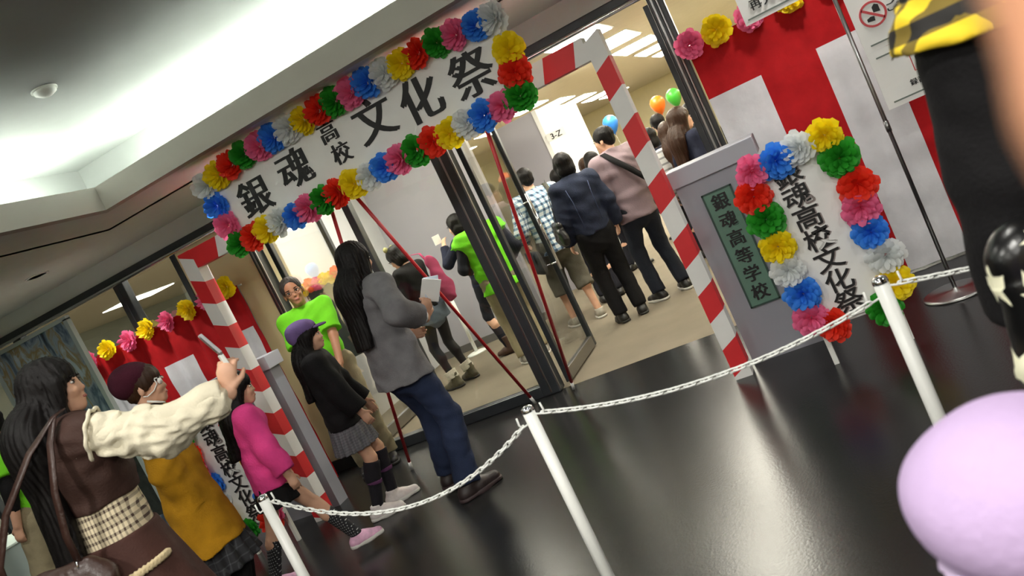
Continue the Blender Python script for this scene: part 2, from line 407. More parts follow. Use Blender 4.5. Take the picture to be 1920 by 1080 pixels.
# ------------------------------------------------------------------ lamps the place has, and some added to brighten it
COVE = mat('cove_tube', (255, 255, 245), emit=(246, 255, 240), estr=COVE_POWER)
for i in range(9):      # tubes lying in the trough behind the fascia
    x = -3.9 + i * 1.3
    MB().tube([(x, 4.52, LZ + .085), (x + 1.22, 4.52, LZ + .085)], .018, 8).build('cove_tube', COVE, TRIM1); box('tube_batten', (x, 4.49, LZ + .03), (x + 1.22, 4.55, LZ + .06), WHITE_PLASTIC, TRIM1)
for i in range(7):
    y = 4.4 - (i + 1) * 1.3
    MB().tube([(-4.33, y, LZ + .085), (-4.33, y + 1.22, LZ + .085)], .018, 8).build('cove_tube', COVE, TRIM2); box('tube_batten', (-4.36, y, LZ + .03), (-4.30, y + 1.22, LZ + .06), WHITE_PLASTIC, TRIM2)
PANEL = mat('light_panel', (255, 255, 250), emit=(255, 250, 232), estr=PANEL_POWER)
pm = MB().box((-.3, -.6, -.015), (.3, .6, 0)).mesh('diffuser')
fm = MB().box((-.33, -.63, -.008), (.33, -.6, 0)).box((-.33, .6, -.008), (.33, .63, 0)).box((-.33, -.6, -.008), (-.3, .6, 0)).box((.3, -.6, -.008), (.33, .6, 0)).mesh('frame')
ORD = 'nearest second third fourth fifth sixth seventh eighth'.split()
rows = [(-1.83, (7.1, 9.1, 11.1, 13.1, 15.1, 17.1, 19.1, 21.1), 'ceiling row right of the entrance sign'), (-4.08, (7.2, 11.8, 13.8, 15.8, 17.8, 19.9, 21.9), 'ceiling row past the grey partition'),  # nearest panel of the partition row is added to brighten the partition
        (.45, (7.1, 9.1, 11.1, 13.1, 15.1, 17.1), 'ceiling row over the right curtain'), (-11.35, (11.6, 17.9), 'ceiling row deep at the far left'), (-8.7, (7.0,), 'ceiling row beyond the left curtain'), (-6.4, (7.2, 9.5, 11.8, 15.8), 'ceiling row beyond the cream pier')]  # left curtain and cream pier rows are added to brighten the left hall
for x, ys, g in rows:
    for k, y in enumerate(ys):
        r = empty('ceiling_light', (x, y, 2.7), label='%s panel light from the glass in the %s' % (ORD[k], g), cat='light', group=g)
        link('diffuser', pm, PANEL, r); link('frame', fm, WHITE_PLASTIC, r)
DL = mat('downlight_glow', (255, 255, 250), emit=(255, 250, 235), estr=9)
ring = MB().lathe([(.09, -.006), (.09, 0), (.068, 0), (.068, -.006)], 20).mesh('ring'); disc = MB().lathe([(.066, -.003), (.066, 0)], 20).mesh('bulb')
dls = [(-5.6, 4.89, 'above the left curtain'), (-3.47, 4.72, 'behind the upper left corner of the flowered sign'), (-1.59, 4.72, 'behind the top right of the flowered sign'), (.3, 4.72, 'over the standing flowered board'), (2.2, 4.72, 'far right over the curtain'), (-7.6, 4.89, 'at the far left'), (-5.4, 2.6, 'over the left side lobby'), (-5.4, .4, 'furthest back in the left side lobby')]
for x, y, wh in dls:
    r = empty('downlight', (x, y, LZ), label='small round recessed downlight in the soffit ' + wh, cat='light', group='soffit downlights')
    link('ring', ring, WHITE_PLASTIC, r); link('bulb', disc, DL, r)
    lamp('downlight_beam', 'SPOT', (x, y, LZ - .02), SPOT_W, (1, .97, .9), .06, spot=2.3)
lens = MB().lathe([(.15, -.012), (.15, 0)], 24).mesh('lens'); bigring = MB().lathe([(.18, -.014), (.18, 0), (.151, 0), (.151, -.014)], 24).mesh('ring')
for x in (-2.4, -.2, 2.2):  # rings and lenses made up to go with the unseen fill lights
    for y in (-3.2, -.6, 1.6):
        o = link('added_fill_ring', bigring, WHITE_PLASTIC, CEILING); o.location = (x, y, UZ); o = link('added_fill_lens', lens, DL, CEILING); o.location = (x, y, UZ)
r = empty('smoke_detector', (-3.22, 3.38, UZ), label='small white smoke detector on the dark raised ceiling', cat='detector')
MB().lathe([(.055, 0), (.055, -.02), (.03, -.035), (.012, -.04)], 18).build('body', WHITE_PLASTIC, r); MB().lathe([(.065, 0), (.065, -.008)], 18).build('base', WHITE_PLASTIC, r)
# ------------------------------------------------------------------ paper flowers
def flower_mesh(seed):
    rnd = random.Random(seed); vs = []; fs = []
    for n, r0, lift, ln in ((12, .012, .010, .083), (11, .009, .032, .074), (9, .006, .052, .060), (6, .002, .066, .042), (4, .0, .07, .024)):
        ph = rnd.random() * 6
        for i in range(n):
            a = ph + 2 * pi * i / n + rnd.uniform(-.12, .12); l = ln * rnd.uniform(.86, 1.08); wd = l * .66; b = len(vs)
            el = lift * rnd.uniform(.75, 1.25)
            for t, wf, h in ((.05, .2, 0.), (.42, .8, .5), (.76, 1.12, .9), (1., .66, 1.2)):
                for q in (-1, 0, 1):
                    rr = r0 + l * t * (1 - .08 * abs(q) * (t < .9)) * (1.0 if q or t < 1 else 1.04)
                    off = q * wd * wf * .5
                    hh = el * h + (.009 if q == 0 else -.005) * t + rnd.uniform(-.004, .004) * t
                    vs.append((rr * cos(a) - off * sin(a), -.008 - hh, rr * sin(a) + off * cos(a)))
            for j in range(3):
                for q in range(2): fs.append((b + j * 3 + q, b + j * 3 + q + 1, b + (j + 1) * 3 + q + 1, b + (j + 1) * 3 + q))
    me = bpy.data.meshes.new('paper_flower'); me.from_pydata(vs, [], fs); me.polygons.foreach_set('use_smooth', [True] * len(fs)); return me
FLM = [flower_mesh(i) for i in range(4)]
def fcol(name, col):
    m, nt, N, L, B = nodes('tissue_' + name); out = N['Material Output']
    B.inputs['Base Color'].default_value = S(col); B.inputs['Roughness'].default_value = .55
    t = N.new('ShaderNodeBsdfTranslucent'); t.inputs[0].default_value = S(col); mx = N.new('ShaderNodeMixShader'); mx.inputs[0].default_value = .3
    L.new(B.outputs[0], mx.inputs[1]); L.new(t.outputs[0], mx.inputs[2]); L.new(mx.outputs[0], out.inputs[0]); return m
FC = dict(yellow=fcol('yellow', (250, 226, 20)), red=fcol('red', (240, 54, 30)), green=fcol('green', (44, 160, 40)), pink=fcol('pink', (244, 118, 164)), blue=fcol('blue', (60, 142, 240)), white=fcol('white', (232, 236, 236)), orange=fcol('orange', (250, 110, 40)))
for m_ in FLM: m_.materials.append(FC['white'])
_fr = random.Random(3)
def flower(c, loc, parent, s=1.0):
    o = link('paper_flower', _fr.choice(FLM), FC[c], parent); o.location = loc
    o.rotation_euler = (_fr.uniform(-.25, .25), _fr.uniform(0, 6.28), _fr.uniform(-.3, .3)); s *= _fr.uniform(.92, 1.06); o.scale = (s, s, s)
    return o
CYC = ['green', 'red', 'yellow', 'white', 'blue', 'pink']
# ------------------------------------------------------------------ striped gate
gate = empty('entrance_gate', (-2.42, 4.65, 0), label='red and white striped paper gate of two posts and a crossbeam', cat='gate')
def seg(parent, x0, x1, y0, y1, zb, zt, off, m):
    """post segment, slanted on the front: off = z offsets at front-left, front-right, back-right, back-left"""
    c = [(x0, y0), (x1, y0), (x1, y1), (x0, y1)]
    vs = [(x, y, max(0., min(2.1, zb + o))) for (x, y), o in zip(c, off)] + [(x, y, max(0., min(2.1, zt + o))) for (x, y), o in zip(c, off)]
    MB().add(vs, [(0, 3, 2, 1), (4, 5, 6, 7), (0, 1, 5, 4), (1, 2, 6, 5), (2, 3, 7, 6), (3, 0, 4, 7)]).build('stripe', m, parent)
for s, x0, x1, off, ph in ((0, -4.03, -3.92, (.05, 0, 0, .05), .84), (1, -.90, -.80, (-.025, .03, .03, -.025), 1.915)):
    k0 = -int(ph / .17) - 2; k = k0
    while ph + k * .17 < 2.08:
        zb = ph + k * .17
        if zb + .17 > -.03:
            # left post: the band from .84 up is white; right post: the band below 1.915 is red
            white = (k % 2 == 0) if s == 0 else (k % 2 == 0)
            seg(gate, x0 + 2.42, x1 + 2.42, -.05, .05, zb, min(zb + .17, 2.1), off, OFFWHITE if white else RED)
        k += 1
x = -3.92; k = 0
while x < -.905:
    a, b = x, min(x + .195, -.90); sl = .05
    if k == 0: vs_x = (a, a, b + sl, b)
    bl, br, tr, tl = (a, b, min(b + sl, -.90), a + (sl if k else 0))
    if b >= -.90: br = tr = -.90
    MB().prism([(bl + 2.42, 1.965), (br + 2.42, 1.965), (tr + 2.42, 2.098), (tl + 2.42, 2.098)], -.048, .048).build('beam_stripe', RED if k % 2 == 0 else OFFWHITE, gate)
    x += .195; k += 1
# ------------------------------------------------------------------ hanging sign
sign = empty('entrance_sign', (-2.33, 4.47, 0), label='long white school festival sign with black lettering and a border of paper flowers', cat='sign')
box('board', (-1.06, -.015, 1.97), (1.06, .015, 2.40), OFFWHITE, sign, .004)
SX = 2.33
for c, x_, z_, sz in (('銀', -3.14, 2.175, .245), ('魂', -2.79, 2.21, .245), ('高', -2.47, 2.30, .135), ('校', -2.45, 2.155, .135), ('文', -2.16, 2.235, .27), ('化', -1.84, 2.205, .27), ('祭', -1.50, 2.19, .27)):
    char(c, x_ + SX, z_ , -.018, sz, INK, sign, fat=.0, widen=.017 if sz > .2 else .009)
top = ['white', 'yellow', 'red', 'green', 'pink', 'blue']
for i in range(19): flower(top[i % 6], (-3.42 + i * (2.18 / 18) + SX, -.025, 2.375 + .05 * min(1, i / 3) - .05 * max(0, (i - 15) / 3) * .9), sign)
for i in range(19): flower(CYC[i % 6], (-3.39 + i * (2.09 / 18) + SX, -.025, 1.955), sign)
for c, x_, z_ in (('blue', -3.42, 2.235), ('pink', -3.41, 2.095), ('yellow', -1.25, 2.20), ('red', -1.27, 2.08)): flower(c, (x_ + SX, -.025, z_), sign)
# props that hold the sign from behind
POLE = mat('red_pole', (190, 36, 44), .35)
def prop_pole(a, b, label):
    a, b = Vector(a), Vector(b); r = empty('support_pole', b, label=label, cat='pole', group='red poles propping the sign'); d = a - b
    MB().tube([d * .035, d], .0125, 8).build('shaft', POLE, r); MB().tube([d * 0, d * .035], .0125, 8).build('tip', WHITE_PLASTIC, r)
prop_pole((-2.57, 4.56, 1.95), (-2.55, 5.62, 0), 'slanting red pole with white tip crossing the fixed glass pane')
prop_pole((-2.74, 4.56, 1.95), (-3.42, 5.05, 0), 'red pole behind the head of the grey-sweater woman')
prop_pole((-1.59, 4.56, 1.95), (-2.22, 5.62, 0), 'red pole with white tip right of the dark door post')
# ------------------------------------------------------------------ grey gateposts
def gatepost(x0, x1, y0, y1, label, zt=1.12):
    c = (x0 + x1) / 2; r = empty('gatepost', (c, (y0 + y1) / 2, 0), label=label, cat='gatepost'); hx, hy = (x1 - x0) / 2, (y1 - y0) / 2
    box('body', (-hx, -hy, 0), (hx, hy, zt), GREY_PAPER, r)
    MB().box((-hx - .03, -hy - .03, zt), (hx + .03, hy + .03, zt + .10)).build('cap', GREY_PAPER_L, r, .004)
    return r
gp = gatepost(-.80, -.34, 4.78, 5.0, 'grey gatepost with green nameplate beside the right striped post')
pl = box('nameplate', (-.11, -.122, .325), (.055, -.102, 1.02), mat('green_plate', (96, 132, 116), .6, noise=.05), gp)
fr_ = MB()
for a in (((-.115, -.125, .32), (-.105, -.1, 1.025)), ((.05, -.125, .32), (.06, -.1, 1.025)), ((-.115, -.125, .318), (.06, -.1, .327)), ((-.115, -.125, 1.018), (.06, -.1, 1.027))): fr_.box(*a)
fr_.build('nameplate_frame', mat('dark_green_edge', (48, 72, 64), .6), gp)
for i, c in enumerate('銀魂高等学校'): char(c, -.028, .958 - i * .112, -.124, .098, INK, gp, fat=.0008, widen=.004)
gpl = gatepost(-4.42, -3.94, 4.80, 4.92, 'grey gatepost standing behind the left striped post')
# ------------------------------------------------------------------ standing boards with flowers
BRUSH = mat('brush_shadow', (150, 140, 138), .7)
def standing_board(x, y, rz, label, flowers, text=True):
    r = empty('standing_board', (x, y, 0), rz, label=label, cat='signboard')
    MB().box((-.20, -.012, .22), (.20, .012, 1.12)).build('board', OFFWHITE, r, .003)
    for sx in (-.185, .185): box('leg', (sx - .013, .012, 0), (sx + .013, .04, 1.0), WHITE_PLASTIC, r, .002)
    box('rail', (-.20, .012, .20), (.20, .035, .235), WHITE_PLASTIC, r)
    for i, c in enumerate('銀魂高校文化祭'):
        zc = 1.005 - i * .117; xo = -.045 + i * .006; tl = -.12 + .05 * (i % 3)
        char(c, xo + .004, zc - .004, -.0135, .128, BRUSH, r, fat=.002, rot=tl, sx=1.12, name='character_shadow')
        char(c, xo, zc, -.0165, .125, INK, r, fat=.0015, rot=tl, sx=1.12)
    for c, fx, fz in flowers: flower(c, (fx, -.03, fz), r)
    return r
FB = [('pink', -0.34, 1.09), ('blue', -0.22, 1.09), ('white', -0.1, 1.10), ('yellow', 0.03, 1.11), ('green', 0.05, 0.98), ('red', 0.08, 0.83), ('pink', 0.05, 0.72), ('blue', 0.05, 0.59), ('white', 0.07, 0.46), ('yellow', 0.06, 0.31), ('green', -0.03, 0.21), ('red', -0.27, 0.22), ('pink', -0.36, 0.29), ('blue', -0.35, 0.42), ('white', -0.37, 0.56), ('yellow', -0.37, 0.69), ('green', -0.37, 0.84), ('red', -0.38, 0.97)]
FB = [(c, x_ + .155, z_) for c, x_, z_ in FB]
standing_board(-.155, 4.31, 0, 'white standing board with brush lettering and paper flowers before the grey gatepost', FB)
standing_board(-4.20, 4.33, 0, 'white standing board with paper flowers behind the pink-jacket child', [(c, -x_, z_) for c, x_, z_ in FB])
# ------------------------------------------------------------------ red and white curtains
CR = cloth('red_cloth', (176, 20, 26), .8, .1, .2, 40); CW = cloth('white_cloth', (214, 214, 218), .8, .05, .2, 40)
def curtain(x0, x1, y, ztop, zw, edges, label, fold, flowers, first_white):
    r = empty('curtain', ((x0 + x1) / 2, y, 0), label=label, cat='curtain'); c = (x0 + x1) / 2
    def yo(x, z):
        f = fold * (.35 + .65 * max(0, min(1, (z - .6) / 1.2)))
        return f * sin(x * 23 + .6 * sin(z * 3)) + fold * .5 * sin(x * 41 + z * 1.3) + .004 * sin(z * 21 + x * 3)
    def sheet(a, b, z0, z1, m, name, dy=0.):
        nx = max(3, int((b - a) / .02)); nz = max(3, int((z1 - z0) / .05)); vs = []; fs = []
        for s_ in (0, .004):
            for j in range(nz + 1):
                for i in range(nx + 1):
                    xx = a + (b - a) * i / nx; z_ = z0 + (z1 - z0) * j / nz; vs.append((xx - c, yo(xx, z_) + dy + s_, z_))
        n = (nx + 1) * (nz + 1)
        for j in range(nz):
            for i in range(nx):
                q = (j * (nx + 1) + i, j * (nx + 1) + i + 1, (j + 1) * (nx + 1) + i + 1, (j + 1) * (nx + 1) + i); fs += [q, tuple(n + t for t in reversed(q))]
        MB().add(vs, fs, True).build(name, m, r)
    sheet(x0, x1, zw, ztop, CR, 'top_band')
    ed = [x0] + edges + [x1]
    for i in range(len(ed) - 1): sheet(ed[i], ed[i + 1], .012, zw, CW if (i % 2 == 0) == first_white else CR, 'cloth_stripe')
    MB().tube([(x0 - c, .03, ztop - .01), (x1 - c, .03, ztop - .01)], .008, 6).build('rod', STEEL, r)
    for xx in (x0 + .05, x1 - .05): MB().tube([(xx - c, .035, 0), (xx - c, .035, ztop)], .010, 6).build('rod_post', STEEL, r)
    for cc, fx, fz in flowers: flower(cc, (fx - c, -.05, fz), r)
curtain(-.50, 2.33, 5.5, 1.84, 1.495, [-.16, .18, .53, .87, 1.22, 1.56, 1.9], 'red and white festival curtain right of the doors behind the notice stand', .010,
        [('pink', -0.47, 1.85), ('yellow', -0.29, 1.86), ('pink', -0.09, 1.84), ('yellow', 0.15, 1.83), ('pink', .38, 1.84), ('yellow', .62, 1.84), ('pink', .86, 1.84), ('yellow', 1.1, 1.84)], True)
curtain(-6.2, -4.40, 5.5, 1.79, 1.44, [-5.84, -5.49, -5.15, -4.80, -4.46], 'red and white festival curtain left of the doors behind the beret girl', .022,
        [('pink', -6.13, 1.79), ('yellow', -5.91, 1.79), ('pink', -5.64, 1.78), ('yellow', -5.4, 1.79), ('pink', -5.16, 1.78), ('yellow', -4.92, 1.79), ('pink', -4.70, 1.79), ('yellow', -4.47, 1.81)], True)
# ------------------------------------------------------------------ notice stand at the right
ns = empty('notice_stand', (.33, 4.82, 0), label='steel notice stand with white notices in front of the right curtain', cat='sign stand')
MB().lathe([(.17, 0), (.17, .008), (.15, .016), (.02, .02), (.015, .03)], 28).build('base', STEEL, ns)
MB().tube([(0, 0, .02), (0, 0, 2.3)], .011, 10).build('pole', STEEL, ns)
MB().tube([(0, 0, .94), (0, 0, 1.0)], .014, 10).build('collar', STEEL, ns)
GRL = mat('notice_rule', (112, 122, 116), .6)
def notice(x0, x1, z0, z1, name, y=-.02):
    p = MB().box((x0, y - .004, z0), (x1, y + .004, z1)).build(name, OFFWHITE, ns); return p
n1 = notice(.035, .62, 1.355, 1.80, 'notice_panel'); n2 = notice(.035, .62, 1.045, 1.354, 'notice_panel'); n3 = notice(-.44, -.012, 1.76, 2.12, 'notice_panel')
for p, x0, x1, z in ((n1, .07, .60, 1.385), (n2, .07, .60, 1.315), (n2, .07, .60, 1.073), (n3, -.42, -.03, 1.785)): box('rule', (x0, -.0255, z - .004), (x1, -.024, z + .004), GRL, p)
RR = mat('prohibition_red', (196, 70, 76), .6)
def annulus(p, x_, z_, ro, ri, m):
    n = 32; vs = []; fs = []
    for y_ in (-.0265, -.0235):
        for r_ in (ri, ro): vs += [(x_ + r_ * cos(2 * pi * k / n), y_, z_ + r_ * sin(2 * pi * k / n)) for k in range(n)]
    for k in range(n):
        j = (k + 1) % n; fs += [(k, n + k, n + j, j), (n + k, 3 * n + k, 3 * n + j, n + j)]
    MB().add(vs, fs).build('prohibition_ring', m, p)
annulus(n1, .135, 1.53, .066, .055, RR)
MB().prism([(.085, 1.563), (.092, 1.573), (.185, 1.497), (.178, 1.487)], -.0265, -.0235).build('prohibition_bar', RR, n1)
MB().prism([(.10, 1.50), (.135, 1.495), (.138, 1.518), (.12, 1.522), (.10, 1.515)], -.0255, -.0235).build('pictogram', INK, n1)
MB().prism([(.14, 1.535), (.172, 1.53), (.172, 1.565), (.155, 1.575), (.14, 1.562)], -.0255, -.0235).build('pictogram', INK, n1)
for i, c in enumerate('ご遠慮'): char(c, .225 + i * .05, 1.528, -.0255, .052, INK, n1, widen=.002)
MB().tube([(.245 + .03 * a, -.025, 1.225 + .045 * b) for a, b in ((-1, -1), (1, -1), (1, 1), (-1, 1))], .003, 6, closed=True).build('red_outline', RR, n2)
box('pictogram', (.235, -.0255, 1.23), (.25, -.0235, 1.25), INK, n2)
char('会', .255, 1.17, -.0255, .036, INK, n2, widen=.002)
for i, c in enumerate('録音・'): char(c, .19 + i * .036, 1.13, -.0255, .036, INK, n2, widen=.002)
for i, c in enumerate('ご遠'): char(c, .235 + i * .034, 1.095, -.0255, .034, INK, n2, widen=.002)
for i, c in enumerate('再入場'): char(c, -.355 + i * .068, 1.845, -.0255, .062, INK, n3, widen=.003)
# ------------------------------------------------------------------ chain barrier
def hook(parent, z, dirx): MB().tube([(dirx * .018, 0, z), (dirx * .045, 0, z - .008), (dirx * .052, 0, z + .004), (dirx * .05, 0, z + .03)], .0035, 6).build('hook', WHITE_PLASTIC, parent)
PZ = .85
posts = [(-2.38, 2.51, 'white chain post between the beret girl and the pink-jacket child'), (-1.13, 2.41, 'white chain post at the bottom centre of the picture'), (0, 2.43, 'white chain post in front of the standing flowered board')]
postm = MB().lathe([(.021, .02), (.021, PZ - .012)], 16).mesh('pole'); capm = MB().lathe([(.0215, PZ - .012), (.0225, PZ - .008), (.020, PZ + .004), (.010, PZ + .009), (.002, PZ + .010)], 16).mesh('cap')
basem = MB().lathe([(.125, 0), (.125, .012), (.10, .022), (.03, .03)], 24).mesh('base')
for x, y, lb in posts:
    r = empty('chain_post', (x, y, 0), label=lb, cat='post', group='white chain posts')
    link('pole', postm, WHITE_PLASTIC, r); link('cap', capm, CHROME, r); link('base', basem, WHITE_PLASTIC, r); hook(r, PZ - .025, 1); hook(r, PZ - .05, -1)
lk = []
a_, b_ = .010, .0075
for k in range(12):
    t = 2 * pi * k / 12; lk.append((a_ * cos(t) * 1.0 + math.copysign(.0085, cos(t)), b_ * sin(t), 0))
linkm = MB().tube(lk, .0034, 5, closed=True).mesh('link')
def chain(a, b, sag, label):
    a, b = Vector(a), Vector(b); r = empty('plastic_chain', a, label=label, cat='chain', group='white plastic chains')
    N = 400; pts = []
    for i in range(N + 1):
        t = i / N; pts.append(Vector((0, 0, -4 * sag * t * (1 - t))) + (b - a) * t)
    L = [0.]
    for i in range(N): L.append(L[-1] + (pts[i + 1] - pts[i]).length)
    n = max(2, round(L[-1] / .026))
    for k in range(n):
        s_ = (k + .5) / n * L[-1]; i = min(N - 1, max(0, next(j for j in range(1, N + 1) if L[j] >= s_) - 1))
        p = pts[i].lerp(pts[i + 1], (s_ - L[i]) / (L[i + 1] - L[i])); d = (pts[i + 1] - pts[i]).normalized()
        o = link('link', linkm, WHITE_PLASTIC, r); o.location = p
        o.rotation_mode = 'QUATERNION'; q = d.to_track_quat('X', 'Z'); o.rotation_quaternion = q @ Matrix.Rotation(pi / 2 * (k % 2) + (.5 if k % 2 else .35), 3, 'X').to_quaternion()
chain((-2.335, 2.507, PZ - .03), (-1.175, 2.414, PZ - .055), .165, 'white plastic chain sagging between the left and centre posts')
chain((-1.085, 2.41, PZ - .028), (-.046, 2.43, PZ - .055), .065, 'white plastic chain between the centre and right posts')
chain((.046, 2.43, PZ - .028), (1.2, 2.43, PZ - .05), .05, 'white plastic chain running right from the right post')
hp_ = []
for x, y, lb in ((-4.30, 8.62, 'white chain post inside the hall behind the girl in shorts'), (-4.78, 8.1, 'white chain post inside the hall near the pale partition')):
    r = empty('chain_post', (x, y, 0), label=lb, cat='post', group='white chain posts in the hall'); link('pole', postm, WHITE_PLASTIC, r); link('cap', capm, CHROME, r); link('base', basem, WHITE_PLASTIC, r)
chain((-4.30, 8.59, PZ - .03), (-4.76, 8.13, PZ - .03), .16, 'white plastic chain inside the hall behind the girl in shorts')
sl = empty('clip_spotlight', (-3.86, 9.02, 2.33), label='small white clip-on spotlight on the top edge of the grey partition', cat='spotlight')
MB().tube([(0, 0, 0), (0, -.06, .05), (0, -.10, .04)], .012, 8).build('arm', WHITE_PLASTIC, sl); MB().ell((0, -.14, .02), (.06, .075, .06)).build('head', WHITE_PLASTIC, sl)
# ------------------------------------------------------------------ poster stand at the left
def poster_mat():
    m, nt, N, L, B = nodes('poster_print'); B.inputs['Roughness'].default_value = .4
    tc = N.new('ShaderNodeTexCoord'); mp = N.new('ShaderNodeMapping'); mp.inputs['Scale'].default_value = (5, 5, 2.2); L.new(tc.outputs['Object'], mp.inputs[0])
    n = N.new('ShaderNodeTexNoise'); n.inputs['Scale'].default_value = 1.4; n.inputs['Detail'].default_value = 6; n.inputs['Distortion'].default_value = 1.2; L.new(mp.outputs[0], n.inputs['Vector'])
    r = N.new('ShaderNodeValToRGB'); el = r.color_ramp.elements
    el[0].position, el[0].color = .28, S((40, 44, 52)); el[1].position, el[1].color = .75, S((196, 206, 210))
    for p, c in ((.4, (84, 104, 126)), (.48, (150, 168, 184)), (.55, (150, 132, 84)), (.62, (176, 196, 210))): e = el.new(p); e.color = S(c)
    L.new(n.outputs['Fac'], r.inputs[0]); L.new(r.outputs[0], B.inputs['Base Color']); return m
ps = empty('poster_stand', (-5.62, 4.62, 0), label='tall panel stand with a blotchy blue and ochre poster behind the long-haired woman', cat='poster stand')
box('panel', (-.5, -.01, .2), (.36, .01, 2.08), poster_mat(), ps)
box('frame_edge', (.36, -.02, .1), (.40, .02, 2.09), mat('pale_edge', (176, 190, 190), .4), ps); box('frame_edge', (-.54, -.02, .1), (-.5, .02, 2.09), MATS['pale_edge'], ps); box('frame_edge', (-.54, -.02, 2.08), (.40, .02, 2.11), MATS['pale_edge'], ps)
box('caption_band', (-.5, -.014, .45), (.36, -.01, .95), mat('caption_dark', (50, 56, 54), .5, noise=.3, nscale=30), ps)
for sx in (-.5, .36): box('foot', (sx - .03, -.2, 0), (sx + .03, .2, .1), STEEL, ps, .01)
# table at the far left
tb = empty('reception_table', (-7.3, 4.55, 0), label='pale covered table at the far left edge behind the lime-shirt man', cat='table')
box('top', (-.6, -.35, .68), (.6, .35, .70), mat('pale_green_cloth', (206, 222, 212), .7), tb, .005); box('skirt', (-.59, -.345, .02), (.59, .345, .68), mat('grey_green_cloth', (150, 166, 162), .8), tb)
# blackboard with flowers, behind the bald man
bb = empty('blackboard_sign', (-4.66, 7.15, 0), .35, label='dark blackboard sign topped with orange and yellow paper flowers behind the bald man', cat='blackboard')
box('board', (-.32, -.012, .7), (.20, .012, 1.50), mat('blackboard_green', (50, 62, 64), .6, noise=.1), bb); box('frame', (.20, -.02, .3), (.235, .02, 1.52), WHITE_PLASTIC, bb); box('frame', (-.355, -.02, .3), (-.32, .02, 1.52), WHITE_PLASTIC, bb)
for sx in (-.33, .21): box('leg', (sx - .012, -.015, 0), (sx + .012, .015, .72), WHITE_PLASTIC, bb)
for i, c in enumerate(('yellow', 'orange', 'pink', 'yellow', 'yellow', 'orange', 'pink')): flower(c, (-.30 + i * .075, -.03, 1.53 + .015 * (i % 2)), bb, .75)
# class sign on the white partition
cs = empty('class_sign', (-2.94, 10.36, 1.93), label='small white hanging class sign reading 3-Z on the partition end', cat='sign')
box('plate', (0, -.012, -.055), (.26, .012, .055), OFFWHITE, cs); char('3-Z', .13, 0, -.0145, .105, INK, cs, widen=.004, name='lettering')
# balloons in the hall
bal = MB().lathe([(.003, -.175), (.012, -.17), (.05, -.14), (.1, -.07), (.125, 0), (.12, .06), (.085, .11), (.04, .135), (.003, .142)], 20).mesh('balloon'); knot = MB().lathe([(.012, -.19), (.004, -.172)], 8).mesh('knot')
for x, y, z, c, cn in ((-1.97, 9.6, 1.73, (60, 140, 236), 'blue'), (-1.44, 9.9, 1.70, (250, 120, 30), 'orange'), (-1.26, 10.05, 1.70, (70, 180, 60), 'green'), (-1.05, 10.05, 1.68, (245, 110, 40), 'red-orange')):
    r = empty('balloon', (x, y, z), label='%s round balloon floating above the crowd in the hall' % cn, cat='balloon', group='hall balloons')
    b = link('skin', bal, mat('balloon_' + cn, c, .35), r); b.scale = (.72,) * 3; k = link('knot', knot, mat('balloon_' + cn, c), r); k.scale = (.72,) * 3
    MB().tube([(0, 0, -.13), (.01, 0, -.28), (0, 0, -.42)], .0012, 4).build('string', WHITE_PLASTIC, r)
# ------------------------------------------------------------------ people
def rotm(yaw=0, pitch=0, roll=0):
    """yaw left positive, pitch up positive, roll to the right positive (degrees)"""
    return np.array(Matrix.Rotation(radians(yaw), 3, 'Z') @ Matrix.Rotation(radians(pitch), 3, 'X') @ Matrix.Rotation(radians(roll), 3, 'Y'))
def ik(a, c, l1, l2, pole):
    d = c - a; L = np.linalg.norm(d)
    if L > (l1 + l2) * .999: c = a + d / L * (l1 + l2) * .999; d = c - a; L = np.linalg.norm(d)
    u = d / L; x = (l1 * l1 - l2 * l2 + L * L) / (2 * L); hh = sqrt(max(0, l1 * l1 - x * x))
    p = pole - u * float(pole @ u); p = unit(p)
    return a + u * x + p * hh, c
YAX = V3(0, 1, 0)
def wrinkle(amp, f=22., seed=0.):
    return lambda X, Y, Z: amp * (.8 * np.sin(Z * f * 1.15 + 1.9 * np.sin(X * f * .43 + seed) + 2.1 * np.sin(Y * f * .37 + seed * 3) + seed) * np.sin(X * f * .61 + Y * f * .53 + Z * f * .23 + seed * 2) + .5 * np.sin(Z * f * 2.3 + X * f * .9 - Y * f * .7 + 2.4 * np.sin(X * f * .5 + Z * f * .31 + seed)) * np.sin(Z * f * .47 + Y * f * .9 + seed))
